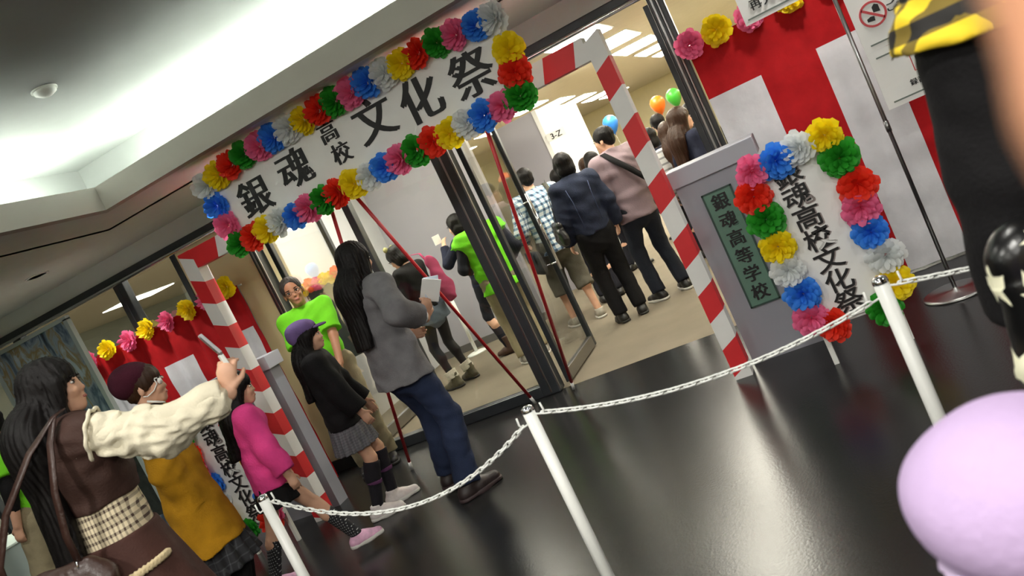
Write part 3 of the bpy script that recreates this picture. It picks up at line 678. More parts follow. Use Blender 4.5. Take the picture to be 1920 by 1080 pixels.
class Fig:
    def __init__(s, label, loc, heading, ht, hh=.228, sw=.165, bulk=1., lean=0., tilt=0., wl=None, wr=None, fl=None, fr=None, head=(0, 0, 0), h=.008, skin=None, group=None,
                 toes=(8, -8), hl=None, hr=None, curl=(.5, .5), pole_l=None, pole_r=None):
        s.root = empty('person', (loc[0], loc[1], 0), radians(heading - 90), label=label, cat='person', group=group)
        k = s.k = ht / 1.70; s.h = h; s.skin = skin or SKIN; s.bulk = bulk; s.b = b = k * bulk; s.kids = {}
        Rb = rotm(0, -lean, tilt); piv = V3(0, 0, .93 * k)
        s.Rb = Rb
        U = s.U = lambda x, y, z: Rb @ (V3(x, y, z) * k - piv) + piv
        s.pel, s.waist, s.chest, s.neck = V3(0, 0, .93 * k), U(0, 0, 1.08), U(0, .0, 1.27), U(0, -.01, 1.44)
        s.shl, s.shr = U(-sw, -.005, 1.385), U(sw, -.005, 1.385)
        s.hipl, s.hipr = V3(-.088 * b, 0, .90 * k), V3(.088 * b, 0, .90 * k)
        fl = V3(*(fl or (-.10, 0, 0))); fr = V3(*(fr or (.10, 0, 0)))
        s.anl, s.anr = fl + V3(0, 0, .085 * k), fr + V3(0, 0, .085 * k)
        s.knl, s.anl = ik(s.hipl, s.anl, .42 * k, .42 * k, V3(-.08, 1, 0)); s.knr, s.anr = ik(s.hipr, s.anr, .42 * k, .42 * k, V3(.08, 1, 0))
        s.toe = []
        for an, f, ta in ((s.anl, fl, toes[0]), (s.anr, fr, toes[1])):
            s.toe.append(V3(-sin(radians(ta)), cos(radians(ta)), 0))
        wl = V3(*wl) if wl else s.shl + V3(-.05, .03, -.50) * k; wr = V3(*wr) if wr else s.shr + V3(.05, .03, -.50) * k
        s.ell, s.wrl = ik(s.shl, wl, .275 * k, .25 * k, V3(*(pole_l or (-.5, -1, -.3)))); s.elr, s.wrr = ik(s.shr, wr, .275 * k, .25 * k, V3(*(pole_r or (.5, -1, -.3))))
        R0 = rotm(*head); s.HR = Rb @ R0; s.hs = hh / .237
        s.hc = s.neck + Rb @ V3(0, .02, .085) * k + s.HR @ V3(0, .012, .055) * s.hs
        s.hl, s.hr, s.curl = hl, hr, curl
    def H(s, x, y, z): return s.hc + s.HR @ (V3(x, y, z) * s.hs)
    def hell(s, c, r, k=.015, cuts=()): return Ell(s.H(*c), V3(*r) * s.hs, s.HR, k * s.hs, cuts)
    def hand(s, w, e, side, spec, curl):
        d = unit(w - e); k = s.k * 1.0
        if spec: d = unit(V3(*spec[0])); pn = V3(*spec[1])
        else: pn = V3(side * -1., 0, 0)
        pn = unit(pn - d * float(pn @ d)); sd = np.cross(d, pn); 
        if spec and len(spec) > 2: sd = sd * spec[2]
        else: sd = sd * (1 if float(sd[1]) > 0 else -1)      # thumb forward
        out = [Cone(w + d * .012 * k, w + d * .078 * k, .030 * k, .037 * k, .012, (pn, .42))]
        kn = w + d * .088 * k
        for i, ln in enumerate((.062, .070, .064, .050)):
            b = kn + sd * (.027 - .018 * i) * k; c1 = curl * .9; c2 = curl * 2.0
            d1 = d * cos(c1) + pn * sin(c1); d2 = d * cos(c2) + pn * sin(c2)
            m = b + d1 * ln * .55 * k; t = m + d2 * ln * .5 * k
            out += [Cone(b - d * .015 * k, m, .0098 * k, .0088 * k, .004), Cone(m, t, .0088 * k, .0074 * k, .004)]
        b = w + d * .03 * k + sd * .026 * k; m = b + unit(d * .7 + sd * .6 + pn * .35) * .038 * k; t = m + unit(d * .9 + sd * .12 + pn * (.3 + curl * .5)) * .03 * k
        out += [Cone(b, m, .013 * k, .0105 * k, .006), Cone(m, t, .0105 * k, .0085 * k, .004)]
        return out
    def body(s, face=True):
        k, b = s.k, s.b; P = []
        P += [Cone(s.pel + V3(0, 0, -.03 * k), s.waist, .150 * b, .122 * b, .04, (YAX, .68)), Cone(s.waist, s.chest, .122 * b, .148 * b, .04, (YAX, .68)),
              Cone(s.chest + (s.shl - s.chest) * .55, s.chest + (s.shr - s.chest) * .55, .075 * b, .075 * b, .05), Cone(s.shl, s.shr, .052 * b, .052 * b, .03),
              Cone(s.neck - s.Rb @ V3(0, 0, .04) * k, s.hc + s.HR @ V3(0, -.015, -.045) * s.hs, .055 * k, .048 * s.hs, .025)]
        for hip, kn, an, to in ((s.hipl, s.knl, s.anl, s.toe[0]), (s.hipr, s.knr, s.anr, s.toe[1])):
            cf = kn + (an - kn) * .3 + V3(0, -.016 * k, 0)
            P += [Cone(hip, kn, .082 * b, .052 * b, .03), Cone(kn, an, .049 * b, .034 * b, .02), Cone(kn + (an - kn) * .15, cf, .045 * b, .050 * b, .03),
                  Cone(an + V3(0, 0, -.045 * k) - to * .03 * k, an + V3(0, 0, -.058 * k) + to * .13 * k, .034 * k, .024 * k, .02)]
        for sh, el, wr, sp, sd, cu in ((s.shl, s.ell, s.wrl, s.hl, -1, s.curl[0]), (s.shr, s.elr, s.wrr, s.hr, 1, s.curl[1])):
            P += [Cone(sh, el, .048 * b, .038 * b, .03), Cone(el, wr, .038 * b, .026 * b, .015)]
            P += s.hand(wr, el, sd, sp, cu)
        P += [s.hell((0, -.008, .036), (.075, .094, .083)), s.hell((0, .026, -.035), (.056, .066, .076), .03), s.hell((0, .066, -.090), (.024, .022, .020), .03)]
        if face:
            P += [Cone(s.H(0, .085, .006), s.H(0, .0985, -.029), .005 * s.hs, .0092 * s.hs, .012), s.hell((0, .089, -.056), (.020, .010, .007), .006), s.hell((0, .086, -.068), (.017, .010, .007), .006),
                  s.hell((-.030, .072, -.030), (.022, .018, .018), .02), s.hell((.030, .072, -.030), (.022, .018, .018), .02)]
        for e in (-1, 1): P += [s.hell((e * .076, -.008, -.012), (.010, .018, .030), .008)]
        subs = [s.hell((e * .032, .098, .002), (.016, .014, .010), .012) for e in (-1, 1)] if face else []
        o = sdf('body', P, s.h, s.skin, s.root, subs); s.bodyo = o
        if face:
            R = Matrix([list(r) for r in s.HR])
            for e in (-1, 1):
                ey = MB().ell(s.H(e * .032, .0795, .001), Vector((.0150, .0070, .0055)) * s.hs, R=R).build('eye', mat('eye_white', (226, 220, 214), .3), s.root)
                MB().ell(s.H(e * .031, .0835, .001), Vector((.0070, .0055, .0058)) * s.hs, R=R).build('iris', mat('iris_dark', (24, 16, 14), .2), ey)
                MB().ell(s.H(e * .033, .0865, .009), Vector((.0175, .005, .0022)) * s.hs, R=R).build('eyelid', mat('lash_dark', (30, 22, 20), .6), ey)
                MB().ell(s.H(e * .034, .0885, .024), Vector((.0185, .006, .0036)) * s.hs, R=R).build('eyebrow', BLACK_HAIR, s.root)
            MB().ell(s.H(0, .0935, -.062), Vector((.0185, .0065, .0062)) * s.hs, R=R).build('lips', mat('lip_pink', (190, 112, 104), .45), s.root)
        return s
    def grow(s, name, prims, m, h=None, warp=None, subs=(), cuts=(), parent=None):
        return sdf(name, prims, h or s.h, m, parent or s.root, subs, warp, cuts)
    def top(s, name, m, sleeve=1.0, hem=.86, puff=.014, flare=0., loose=0., collar=0., warp=.004, zt=1.0, cuff=1.0, seed=0., open_neck=False):
        k, b = s.k, s.b; P = []; dn = V3(0, 0, -1); hz = hem * k
        cut = ((V3(0, 0, hz), dn),)
        P += [Cone(V3(s.pel[0], s.pel[1], hz - .03), s.waist, .150 * b + puff + flare, .124 * b + puff + loose, .04, (YAX, .72), cut), Cone(s.waist, s.chest, .124 * b + puff + loose, .150 * b + puff + loose * .5, .04, (YAX, .72), cut),
              Cone(s.chest + (s.shl - s.chest) * .55, s.chest + (s.shr - s.chest) * .55, .077 * b + puff, .077 * b + puff, .05), Cone(s.shl, s.shr, .052 * b + puff, .052 * b + puff, .03),
              Cone(s.neck - s.Rb @ V3(0, 0, .07) * k, s.neck + s.Rb @ V3(0, .004, -.004 + collar) * k, .085 * k, .056 * k + (.01 if collar else .004), .03, None, ((s.neck + s.Rb @ V3(0, 0, .004 + collar) * k, s.Rb @ unit(V3(0, .25, 1))),))]
        for sh, el, wr in ((s.shl, s.ell, s.wrl), (s.shr, s.elr, s.wrr)):
            if sleeve <= .5:
                e = sh + (el - sh) * (sleeve * 2); n = unit(el - sh); P += [Cone(sh, e + n * .03, .050 * b + puff, (.046 * b + puff * 1.6 + loose) * cuff, .03, None, ((e, n),))]
            else:
                e = el + (wr - el) * ((sleeve - .5) * 2); n = unit(wr - el)
                P += [Cone(sh, el, .050 * b + puff, .042 * b + puff + loose * .5, .03), Cone(el, e + n * .02, .042 * b + puff + loose * .5, (.028 * b + puff) * cuff, .02, None, ((e, n),))]
        return s.grow(name, P, m, h=s.h * 1.2, warp=wrinkle(warp, 24, seed) if warp else None)
    def trousers(s, name, m, length=1.0, puff=.012, ankle=.055, knee=.064, waist=1.0, warp=.004, seed=1.):
        k, b = s.k, s.b
        P = [Cone(V3(0, 0, .86 * k), s.pel + (s.waist - s.pel) * .75, .148 * b + puff, .128 * b + puff, .04, (YAX, .70), ((V3(0, 0, waist * k), V3(0, 0, 1)),))]
        for hip, kn, an in ((s.hipl, s.knl, s.anl), (s.hipr, s.knr, s.anr)):
            if length <= .5:
                e = hip + (kn - hip) * length * 2; n = unit(kn - hip); P += [Cone(hip, e + n * .03, .088 * b + puff, knee * 1.12 * k + puff * 2, .03, None, ((e, n),))]
            else:
                e = kn + (an - kn) * ((length - .5) * 2); n = unit(an - kn)
                P += [Cone(hip, kn, .086 * b + puff, knee * k, .03), Cone(kn, e + n * .02, knee * k, ankle * k, .03, None, ((e, n),))]
        return s.grow(name, P, m, h=s.h * 1.5, warp=wrinkle(warp, 26, seed) if warp else None)
    def skirt(s, name, m, top=1.02, hem=.6, r0=.135, r1=.26, pleats=14, amp=.008, flat=.8):
        k, b = s.k, s.b; a, c = V3(0, 0, top * k), V3(0, .0, hem * k)
        w = lambda X, Y, Z: amp * np.sin(pleats * np.arctan2(X, Y * 1.2)) * np.clip((top * k - Z) / ((top - hem) * k), 0, 1)
        return s.grow(name, [Cone(a, c, r0 * b, r1 * b, .01, (YAX, flat))], m, h=s.h * 1.25, warp=w, cuts=((a, V3(0, 0, 1)), (c, V3(0, 0, -1))))
    def socks(s, name, m, hi=.5, lo=1.0, puff=.004, warp=0.):
        for kn, an in ((s.knl, s.anl), (s.knr, s.anr)):
            p = kn + (an - kn) * (2 * hi - 1); n = unit(an - kn); b = s.b
            if hi >= .5: P = [Cone(p - n * .02, an + n * .02, (.052 - .0 * hi) * b + puff, .036 * b + puff, .01, None, ((p, -n), (an + n * .02, n)))]
            s.grow(name, P + [Cone(p, kn + (an - kn) * .34 + V3(0, -.016 * s.k, 0), .047 * b + puff, .052 * b + puff, .03, None, ((p, -n),))] if hi < .6 else P, m)
    def tights(s, m, hi=.25):
        for hip, kn, an in ((s.hipl, s.knl, s.anl), (s.hipr, s.knr, s.anr)):
            b = s.b; s.grow('tights', [Cone(hip, kn, .086 * b, .056 * b, .03), Cone(kn, an, .053 * b, .038 * b, .02), Cone(kn + (an - kn) * .15, kn + (an - kn) * .3 + V3(0, -.016 * s.k, 0), .049 * b, .054 * b, .03)], m, h=s.h * 1.4)
    def shoes(s, m, sole=None, up=0., fat=1.0, ln=1.0, accent=None):
        k = s.k
        for an, to in ((s.anl, s.toe[0]), (s.anr, s.toe[1])):
            z0 = an[2] - .085 * k; g = V3(an[0], an[1], z0); sd = V3(to[1], -to[0], 0); cut = ((g + V3(0, 0, .012), V3(0, 0, -1)),)
            P = [Cone(g - to * .045 * k + V3(0, 0, .04 * k), g + to * .06 * k + V3(0, 0, .042 * k), .042 * k * fat, .046 * k * fat, .03, None, cut), Cone(g + to * .06 * k + V3(0, 0, .036 * k), g + to * .155 * k * ln + V3(0, 0, .03 * k), .045 * k * fat, .034 * k * fat, .03, None, cut),
                 Cone(g - to * .02 * k + V3(0, 0, .05 * k), an + V3(0, 0, .02 + up) * k, .044 * k * fat, .048 * k * fat, .02, None, ((an + V3(0, 0, .012 + up) * k, V3(0, 0, 1)), cut[0]))]
            o = s.grow('shoe', P, m, h=max(.007, s.h * .9))
            if sole:
                c2 = ((g + V3(0, 0, .024), V3(0, 0, 1)), (g + V3(0, 0, .001), V3(0, 0, -1)))
                s.grow('sole', [Cone(g - to * .045 * k + V3(0, 0, .012), g + to * .06 * k + V3(0, 0, .012), .046 * k * fat, .050 * k * fat, .02, None, c2), Cone(g + to * .06 * k + V3(0, 0, .012), g + to * .155 * k * ln + V3(0, 0, .012), .05 * k * fat, .039 * k * fat, .02, None, c2)], sole, h=.007, parent=o)
            if accent:
                mb = MB()
                for t_ in (.035, .065, .095):
                    cc = g + to * t_ * k; mb.tube([cc + sd * (.047 - .012 * abs(q)) * q * k * 1.0 + V3(0, 0, (.088 - .028 * abs(q) - t_ * .18) * k) for q in (-.98, -.6, 0, .6, .98)], .0045, 5)
                mb.build('lace', accent, o)
    def hair(s, style, m=None, fringe=.03, length=.3, width=.1, back=.11, h=None, ears=False, side=.01):
        m = m or BLACK_HAIR; hs = s.hs; P = [s.hell((0, -.014, .042), (.088, .106, .090), .02)]
        face = [s.hell((0, .125, -.055 + fringe - .03), (.062 if not ears else .075, .075, .092), .012), s.hell((0, .15, -.07), (.09, .09, .06), .01)]
        if style == 'short':
            P += [s.hell((0, -.06, -.02), (.066, .05, .055), .02)]
            for e in (-1, 1): P += [s.hell((e * .070, .012, .012), (.014, .028, .035), .015)]
        elif style == 'crop':
            P = [s.hell((0, -.012, .042), (.084, .102, .087), .02), s.hell((0, -.05, -.02), (.066, .05, .055), .02)]
            face = [s.hell((0, .118, -.004), (.09, .073, .108), .012)]
        elif style == 'bob':
            P += [s.hell((0, -.04, -.045), (.088, .070, .075), .03)]
            for e in (-1, 1): P += [Cone(s.H(e * .072, .005, .01), s.H(e * .066, .0, -.085), .026 * hs, .022 * hs, .03)]
        elif style == 'long':
            dn = V3(0, 0, -1); b0 = s.H(0, -.055, -.03); b1 = V3(s.neck[0], min(b0[1], s.neck[1] - .10 * s.k) - (back - .11), s.neck[2] - .04); b2 = s.U(0, 0, 1.0); b2 = V3(b2[0], b2[1] - (back + .045) * s.k, s.neck[2] - length)
            P += [Cone(b0, b1, .085 * hs, width, .04, (YAX, .62)), Cone(b1, b2, width, width * .78, .05, (YAX, .45), ((b2 + V3(0, 0, -.01), dn),))]
            for e in (-1, 1): P += [Cone(s.H(e * .076, side, .02), s.H(e * .074, side - .03, -.12), .030 * hs, .028 * hs, .03), Cone(s.H(e * .074, side - .03, -.12), b1 + V3(e * width * .6, .02, -.05), .026 * hs, .03, .03)]
        f = 46.; HR = s.HR; c = s.hc
        def w(X, Y, Z):
            x = (X - c[0]) * HR[0, 0] + (Y - c[1]) * HR[1, 0] + (Z - c[2]) * HR[2, 0]; y = (X - c[0]) * HR[0, 1] + (Y - c[1]) * HR[1, 1] + (Z - c[2]) * HR[2, 1]
            a = np.arctan2(x, y + .03); return .0022 * np.sin(a * f + 6 * np.sin(Z * 7)) + .0016 * np.sin(a * 23 + 4 * np.sin(Z * 5))
        return s.grow('hair', P, m, h=h or min(s.h, .010), warp=w, subs=face)
    def glasses(s, m):
        R = Matrix([list(r) for r in s.HR]); mb = MB()
        for e in (-1, 1): mb.tube([s.H(e * .034 + .021 * cos(t), .103, -.002 + .0155 * sin(t)) for t in np.linspace(0, 2 * pi, 14)[:-1]], .0018 * s.hs, 5, closed=True)
        mb.tube([s.H(-.013, .103, .001), s.H(.013, .103, .001)], .0017 * s.hs, 5)
        for e in (-1, 1): mb.tube([s.H(e * .055, .103, .002), s.H(e * .078, .07, .003), s.H(e * .08, -.01, 0)], .0018 * s.hs, 5)
        return mb.build('glasses', m, s.root)
    def world(s, p): return s.root.matrix_basis @ Vector(p)
def strap(name, pts, wd, th, m, parent):
    """flat band through points; pts = (point, outward normal)"""
    vs = []; fs = []; n = len(pts)
    for i, (p, nn) in enumerate(pts):
        p = Vector(p); nn = Vector(nn).normalized(); t = (Vector(pts[min(n - 1, i + 1)][0]) - Vector(pts[max(0, i - 1)][0])).normalized(); sd = t.cross(nn).normalized()
        vs += [p - sd * wd / 2, p + sd * wd / 2, p + sd * wd / 2 + nn * th, p - sd * wd / 2 + nn * th]
    for i in range(n - 1):
        a = i * 4; b = a + 4
        for q in range(4): fs.append((a + q, a + (q + 1) % 4, b + (q + 1) % 4, b + q))
    fs += [(0, 1, 2, 3), tuple(4 * (n - 1) + q for q in (3, 2, 1, 0))]
    return MB().add(vs, fs, True).build(name, m, parent)
DENIM = cloth('denim_blue', (38, 48, 74)); BLACKC = cloth('black_cloth', (17, 16, 18)); LIME = cloth('lime_cloth', (122, 222, 40), .8, .06); KHAKI = cloth('khaki_cloth', (150, 140, 112)); NAVY = cloth('navy_cloth', (30, 34, 52)); BLACKSHOE = mat('black_shoe', (26, 25, 25), .45)
WHITESOLE = mat('white_sole', (214, 212, 206), .6)
# --- long-haired woman with raised phone, left foreground
p = Fig('woman with very long black hair, brown vest and cream sleeves raising a phone', (-2.74, 2.16), 65, 1.70, lean=2, h=.0065, head=(-32, -3, 0), wr=(.45, .43, 1.29), wl=(-.22, .04, .86), hr=((.2, .3, .95), (-.7, .7, 0), -1), curl=(.4, .75), pole_r=(.3, -.3, -1))
CREAMC = cloth('cream_blouse', (226, 218, 194), .8, .05); BRV = cloth('brown_vest', (62, 42, 36), .7, .15)
p.body(); p.top('blouse', CREAMC, sleeve=.97, hem=1.2, puff=.020, loose=.010, cuff=1.35, warp=.011, collar=.012, seed=.9)
k = p.k
cut = lambda z, n: (V3(0, 0, z * k), V3(0, 0, n))
p.grow('vest', [Cone(p.U(0, 0, 1.12), p.chest, .176 * k, .207 * k, .04, (YAX, .76), (cut(1.13, -1),)), Cone(p.chest + (p.shl - p.chest) * .6, p.chest + (p.shr - p.chest) * .6, .118 * k, .118 * k, .05), Cone(p.shl * .82 + p.shr * .18, p.shr * .82 + p.shl * .18, .084 * k, .084 * k, .03)] + [Cone(a_, a_ + (b_ - a_) * .14, .082, .086, .03, None, ((a_ + (b_ - a_) * .17, unit(b_ - a_)),)) for a_, b_ in ((p.shl, p.ell), (p.shr, p.elr))], BRV, warp=wrinkle(.006, 34, .4), subs=[Cone(p.U(0, .1, 1.5), p.U(0, .14, 1.2), .05, .03, .02)])
p.grow('checked_waist', [Cone(V3(0, 0, 1.0 * k), p.U(0, 0, 1.15), .176 * k, .170 * k, .03, (YAX, .76), (cut(.985, -1), cut(1.18, 1)))], stripes_mat('cream_brown_check', (222, 208, 176), (70, 52, 44), 48, 34, width=.62), warp=wrinkle(.003, 30))
p.skirt('skirt', cloth('brown_skirt', (66, 40, 34), .75), top=1.0, hem=.42, r0=.182, r1=.34, pleats=11, amp=.012)
mb = MB()
def skirt_pt(a, z, out): R_ = (.182 + (.34 - .182) * (1.0 * k - z) / (.58 * k)) * k + out; return V3(R_ * cos(a), .8 * R_ * sin(a), z)
for q in range(2): mb.tube([skirt_pt(radians(-40 + 64 * t), .865 + .015 * t, .012) + V3(0, 0, .008 * sin(t * 42 + q * pi)) for t in np.linspace(0, 1, 40)], .009, 6)
mb.build('cord_trim', cloth('tan_cord', (206, 188, 150)), p.root)
e_ = p.elr + (p.wrr - p.elr) * .93; n_ = unit(p.wrr - p.elr); a_ = p.shr + (p.elr - p.shr) * .15; na_ = unit(p.elr - p.shr)
p.grow('sleeve', [Cone(p.shr, p.elr + V3(0, 0, -.012), .074, .084, .04, None, ((a_, -na_),)), Cone(p.elr + V3(0, 0, -.018), p.elr + (e_ - p.elr) * .8, .082, .062, .04), Cone(p.elr + (e_ - p.elr) * .7, e_ + n_ * .02, .060, .056, .03, None, ((e_, n_),))], CREAMC, warp=lambda X, Y, Z: .75 * wrinkle(.012, 34, 1.7)(X, Y, Z) + wrinkle(.008, 62, .4)(X, Y, Z))
p.tights(BLACKC); p.shoes(mat('brown_shoe', (60, 40, 32), .4), ln=.95)
p.hair('long', fringe=.012, length=.47, width=.13, back=.13, side=.04)
fr = MB()
sl_a = p.shr + (p.elr - p.shr) * .18
fr.tube([sl_a + (.090 + .006 * sin(t * 9)) * (cos(t) * unit(np.cross(p.elr - p.shr, V3(0, 0, 1))) + sin(t) * unit(np.cross(p.elr - p.shr, np.cross(p.elr - p.shr, V3(0, 0, 1))))) for t in np.linspace(0, 2 * pi, 40)[:-1]], .008, 5, closed=True)
fr.build('shoulder_frill', CREAMC, p.root)
W1 = p
ph = empty('flip_phone', p.world(p.wrr + V3(.0, .045, .10)), radians(38 - 90), label='white and silver flip phone held up in the right hand of the long-haired woman', cat='phone')
box('keypad_half', (-.025, -.008, -.06), (.025, .008, .04), WHITE_PLASTIC, ph, .003); sc = MB().box((-.025, -.006, 0), (.025, .006, .098)).build('screen_half', mat('silver_shell', (205, 206, 212), .3, .4), ph, .003); sc.location = (0, .004, .045); sc.rotation_euler = (.25, 0, 0)
box('screen', (-.021, -.0075, .01), (.021, -.006, .088), mat('phone_screen', (60, 66, 80), .15), sc); MB().tube([(-.025, .002, .043), (.025, .002, .043)], .006, 8).build('hinge', STEEL, ph); ph.rotation_euler = (.12, .0, radians(38 - 90) + .2)
BAGL = mat('brown_leather', (56, 36, 30), .38, noise=.2, bump=.5, bscale=30)
bg = empty('shoulder_bag', p.world((.09, -.28, .71)), radians(-67.6), label='brown leather shoulder bag on long straps at the hip of the phone woman', cat='bag')
sdf('body', [Cone(V3(-.01, -.17, .11), V3(-.01, .17, .11), .075, .075, .03, (V3(1, 0, 0), .75)), Cone(V3(-.01, -.15, .26), V3(-.01, .15, .26), .05, .05, .1, (V3(1, 0, 0), .8))], .008, BAGL, bg, warp=wrinkle(.008, 26, .3))
for sy in (-.13, .13):
    strap('strap', [((-.0, sy, .28), (1, 0, 0)), ((.012, sy * .95 + .02, .40), (1, 0, 0)), ((.01, sy * .7 + .09, .55), (1, 0, .1)), ((-.035, sy * .3 + .18, .70), (1, 0, .5)), ((-.10, .235, .775), (.4, 0, 1)), ((-.15, .25, .785), (.1, 0, 1))], .024, .005, BAGL, bg)
    MB().tube([(.006 + .012 * cos(t), sy, .29 + .016 * sin(t)) for t in np.linspace(0, 2 * pi, 14)[:-1]], .004, 6, closed=True).build('ring', CHROME, bg)
# --- girl in beret
MUST = cloth('mustard_knit', (178, 128, 22), .9, .12, .5, 160)
p = Fig('girl in dark burgundy beret and mustard cardigan with a white mask cord', (-3.42, 3.16), 36, 1.53, hh=.222, sw=.155, lean=4, h=.0065, head=(-4, -2, 0), wr=(.13, .03, .78), wl=(-.13, .03, .78))
p.body(); p.top('cardigan', MUST, sleeve=1.0, hem=.60, puff=.028, flare=.085, loose=.02, cuff=1.2, warp=.006, collar=.0, seed=2.)
p.skirt('skirt', stripes_mat('dark_plaid', (30, 30, 34), (72, 74, 78), 22, 22, width=.85), top=.95, hem=.45, r0=.155, r1=.27, pleats=16, amp=.012); p.tights(BLACKC); p.shoes(BLACKSHOE)
p.hair('short', BROWN_HAIR, fringe=.03); p.grow('collar', [Cone(p.neck + V3(0, 0, -.03), p.neck + V3(0, .01, .035), .075, .066, .01, None, ((p.neck + V3(0, .01, .04), V3(0, .2, 1)),))], cloth('dark_collar', (34, 24, 20)))
p.grow('beret', [p.hell((0, -.05, .075), (.105, .112, .078), .02), p.hell((0, -.085, .045), (.10, .085, .085), .03)], cloth('burgundy_wool', (66, 22, 38), .95, .15, .4, 140), subs=[p.hell((0, .10, -.02), (.10, .10, .085), .01)])
mk = MB(); mk.tube([p.H(.05, .068, .022), p.H(.055, .075, -.005), p.H(.062, .05, -.035), p.H(.074, .012, -.052), p.H(.079, -.008, -.045)], .0032, 5); mk.tube([p.H(-.05, .085, .02), p.H(-.03, .095, .012), p.H(.0, .103, .016), p.H(.03, .095, .022), p.H(.052, .07, .026)], .0032, 5); mk.build('mask_cord', WHITE_PLASTIC, p.root)
MB().ell(p.H(.036, .089, .004), Vector((.024, .012, .018)) * p.hs, R=Matrix([list(r) for r in p.HR])).build('eye_patch', WHITE_PLASTIC, p.root)
MB().tube([p.H(.076, .0, -.075), p.H(.06, .05, -.10), p.H(.04, .075, -.115)], .006, 6).build('chin_cord', WHITE_PLASTIC, p.root)
# --- child in pink
PINK = cloth('pink_fleece', (226, 70, 142), .9, .08, .4, 90)
p = Fig('small child in bright pink jacket walking with one pink sneaker forward', (-3.36, 3.66), 48, 1.26, hh=.205, sw=.16, bulk=1.0, lean=6, h=.0075, head=(-8, -4, 0), fl=(-.09, -.22, .02), fr=(.09, .30, .0), wr=(.22, .08, .60), wl=(-.22, .12, .62))
p.body(); p.top('jacket', PINK, sleeve=.97, hem=.80, puff=.026, flare=.02, loose=.018, cuff=1.3, warp=.006, collar=.02)
p.skirt('skirt', BLACKC, top=.90, hem=.66, r0=.16, r1=.23, pleats=12); p.socks('sock', stripes_mat('polka_sock', (34, 34, 38), (190, 190, 190), 60, 60, width=.72, third=(34, 34, 38)), hi=.62, puff=.006); p.shoes(mat('pink_sneaker', (226, 176, 206), .6, noise=.2, nscale=30), WHITESOLE, fat=1.05, accent=mat('magenta_lace', (190, 90, 150), .6))
p.hair('long', fringe=.02, length=.24, width=.085); MB().ell(p.H(-.01, -.06, .1), (.03, .03, .03)).build('hair_tie', cloth('magenta_tie', (150, 30, 90)), p.root)
# --- lime man cropped at left
p = Fig('man in lime T-shirt over black sleeves cut off by the left edge', (-5.79, 4.11), 200, 1.74, sw=.185, bulk=1.1, h=.012, wr=(.24, .12, 1.02))
p.body(False); p.top('undershirt', BLACKC, sleeve=.8, hem=.95, puff=.008); p.top('shirt', LIME, sleeve=.34, hem=.84, puff=.026, loose=.01, flare=.015, warp=.007); p.trousers('trousers', KHAKI, puff=.02, knee=.085, ankle=.085); p.shoes(BLACKSHOE); p.hair('short')
# --- bald staff man facing the camera
p = Fig('balding man with glasses and lime green T-shirt facing the camera', (-3.90, 5.42), -62, 1.66, hh=.235, sw=.162, bulk=1.0, h=.006, head=(6, 0, 4), skin=SKIN_D, wl=(-.10, .27, .88), wr=(.12, .25, .86), curl=(.9, .9))
p.body(); p.top('shirt', LIME, sleeve=.42, hem=.82, puff=.017, loose=.006, flare=.01, cuff=1.05, warp=.006, seed=3.); p.trousers('trousers', KHAKI, puff=.02, knee=.082, ankle=.075, warp=.007); p.shoes(BLACKSHOE, mat('dark_sole', (40, 38, 36)))
p.hair('crop', mat('thin_hair', (52, 44, 40), .6, noise=.3, nscale=80)); p.glasses(mat('thin_wire', (90, 80, 74), .3, .8))
st = empty('ticket_case', p.world((.0, .29, .85)), radians(-62 - 90), label='small dark red ticket case in the hands of the balding man', cat='case')
box('case', (-.07, -.012, -.05), (.07, .012, .05), mat('dark_red_case', (120, 34, 44), .5), st, .006); box('tickets', (-.06, -.005, .05), (.05, .005, .066), OFFWHITE, st)
# --- girl with purple cap
p = Fig('girl in purple newsboy cap, black sweater and grey pleated skirt', (-3.24, 4.36), 30, 1.33, hh=.198, sw=.165, h=.0065, lean=2, head=(-6, -3, 0), fl=(-.08, .06, 0), fr=(.08, -.05, 0), wr=(.19, .16, .60), wl=(-.17, .17, .65))
p.body(); p.top('sweater', BLACKC, sleeve=.98, hem=.80, puff=.030, flare=.02, loose=.016, cuff=1.3, warp=.006, collar=.015); p.skirt('skirt', stripes_mat('grey_weave', (86, 86, 92), (108, 108, 112), 50, 60), top=.92, hem=.60, r0=.165, r1=.235, pleats=18, amp=.010)
PUR = cloth('plum_band', (98, 58, 96)); SOCK = cloth('dark_sock', (34, 32, 38))
p.socks('sock', SOCK, hi=.54, puff=.008)
for kn, an in ((p.knl, p.anl), (p.knr, p.anr)):
    for t0, t1 in ((.08, .2), (.42, .5)):
        a, b = kn + (an - kn) * t0, kn + (an - kn) * t1; n = unit(an - kn); p.grow('sock_band', [Cone(a - n * .02, b + n * .02, .066 * p.b, .062 * p.b, .005, None, ((a, -n), (b, n)))], PUR)
p.shoes(mat('white_sneaker', (222, 214, 212), .5, noise=.12, nscale=30), WHITESOLE, up=.03, fat=1.15, ln=1.1, accent=mat('pink_lace', (214, 150, 170), .6))
p.hair('long', fringe=.03, length=.26, width=.09, ears=False)
PURC = cloth('purple_felt', (112, 92, 142), .95, .1, .3, 120)
cp = p.grow('cap', [p.hell((0, -.035, .078), (.108, .118, .070), .02), p.hell((0, -.09, .04), (.095, .07, .075), .03)], PURC, subs=[p.hell((0, .09, -.04), (.12, .12, .10), .01)])
p.grow('brim', [p.hell((0, .105, .060), (.075, .062, .012), .01)], PURC, parent=cp)
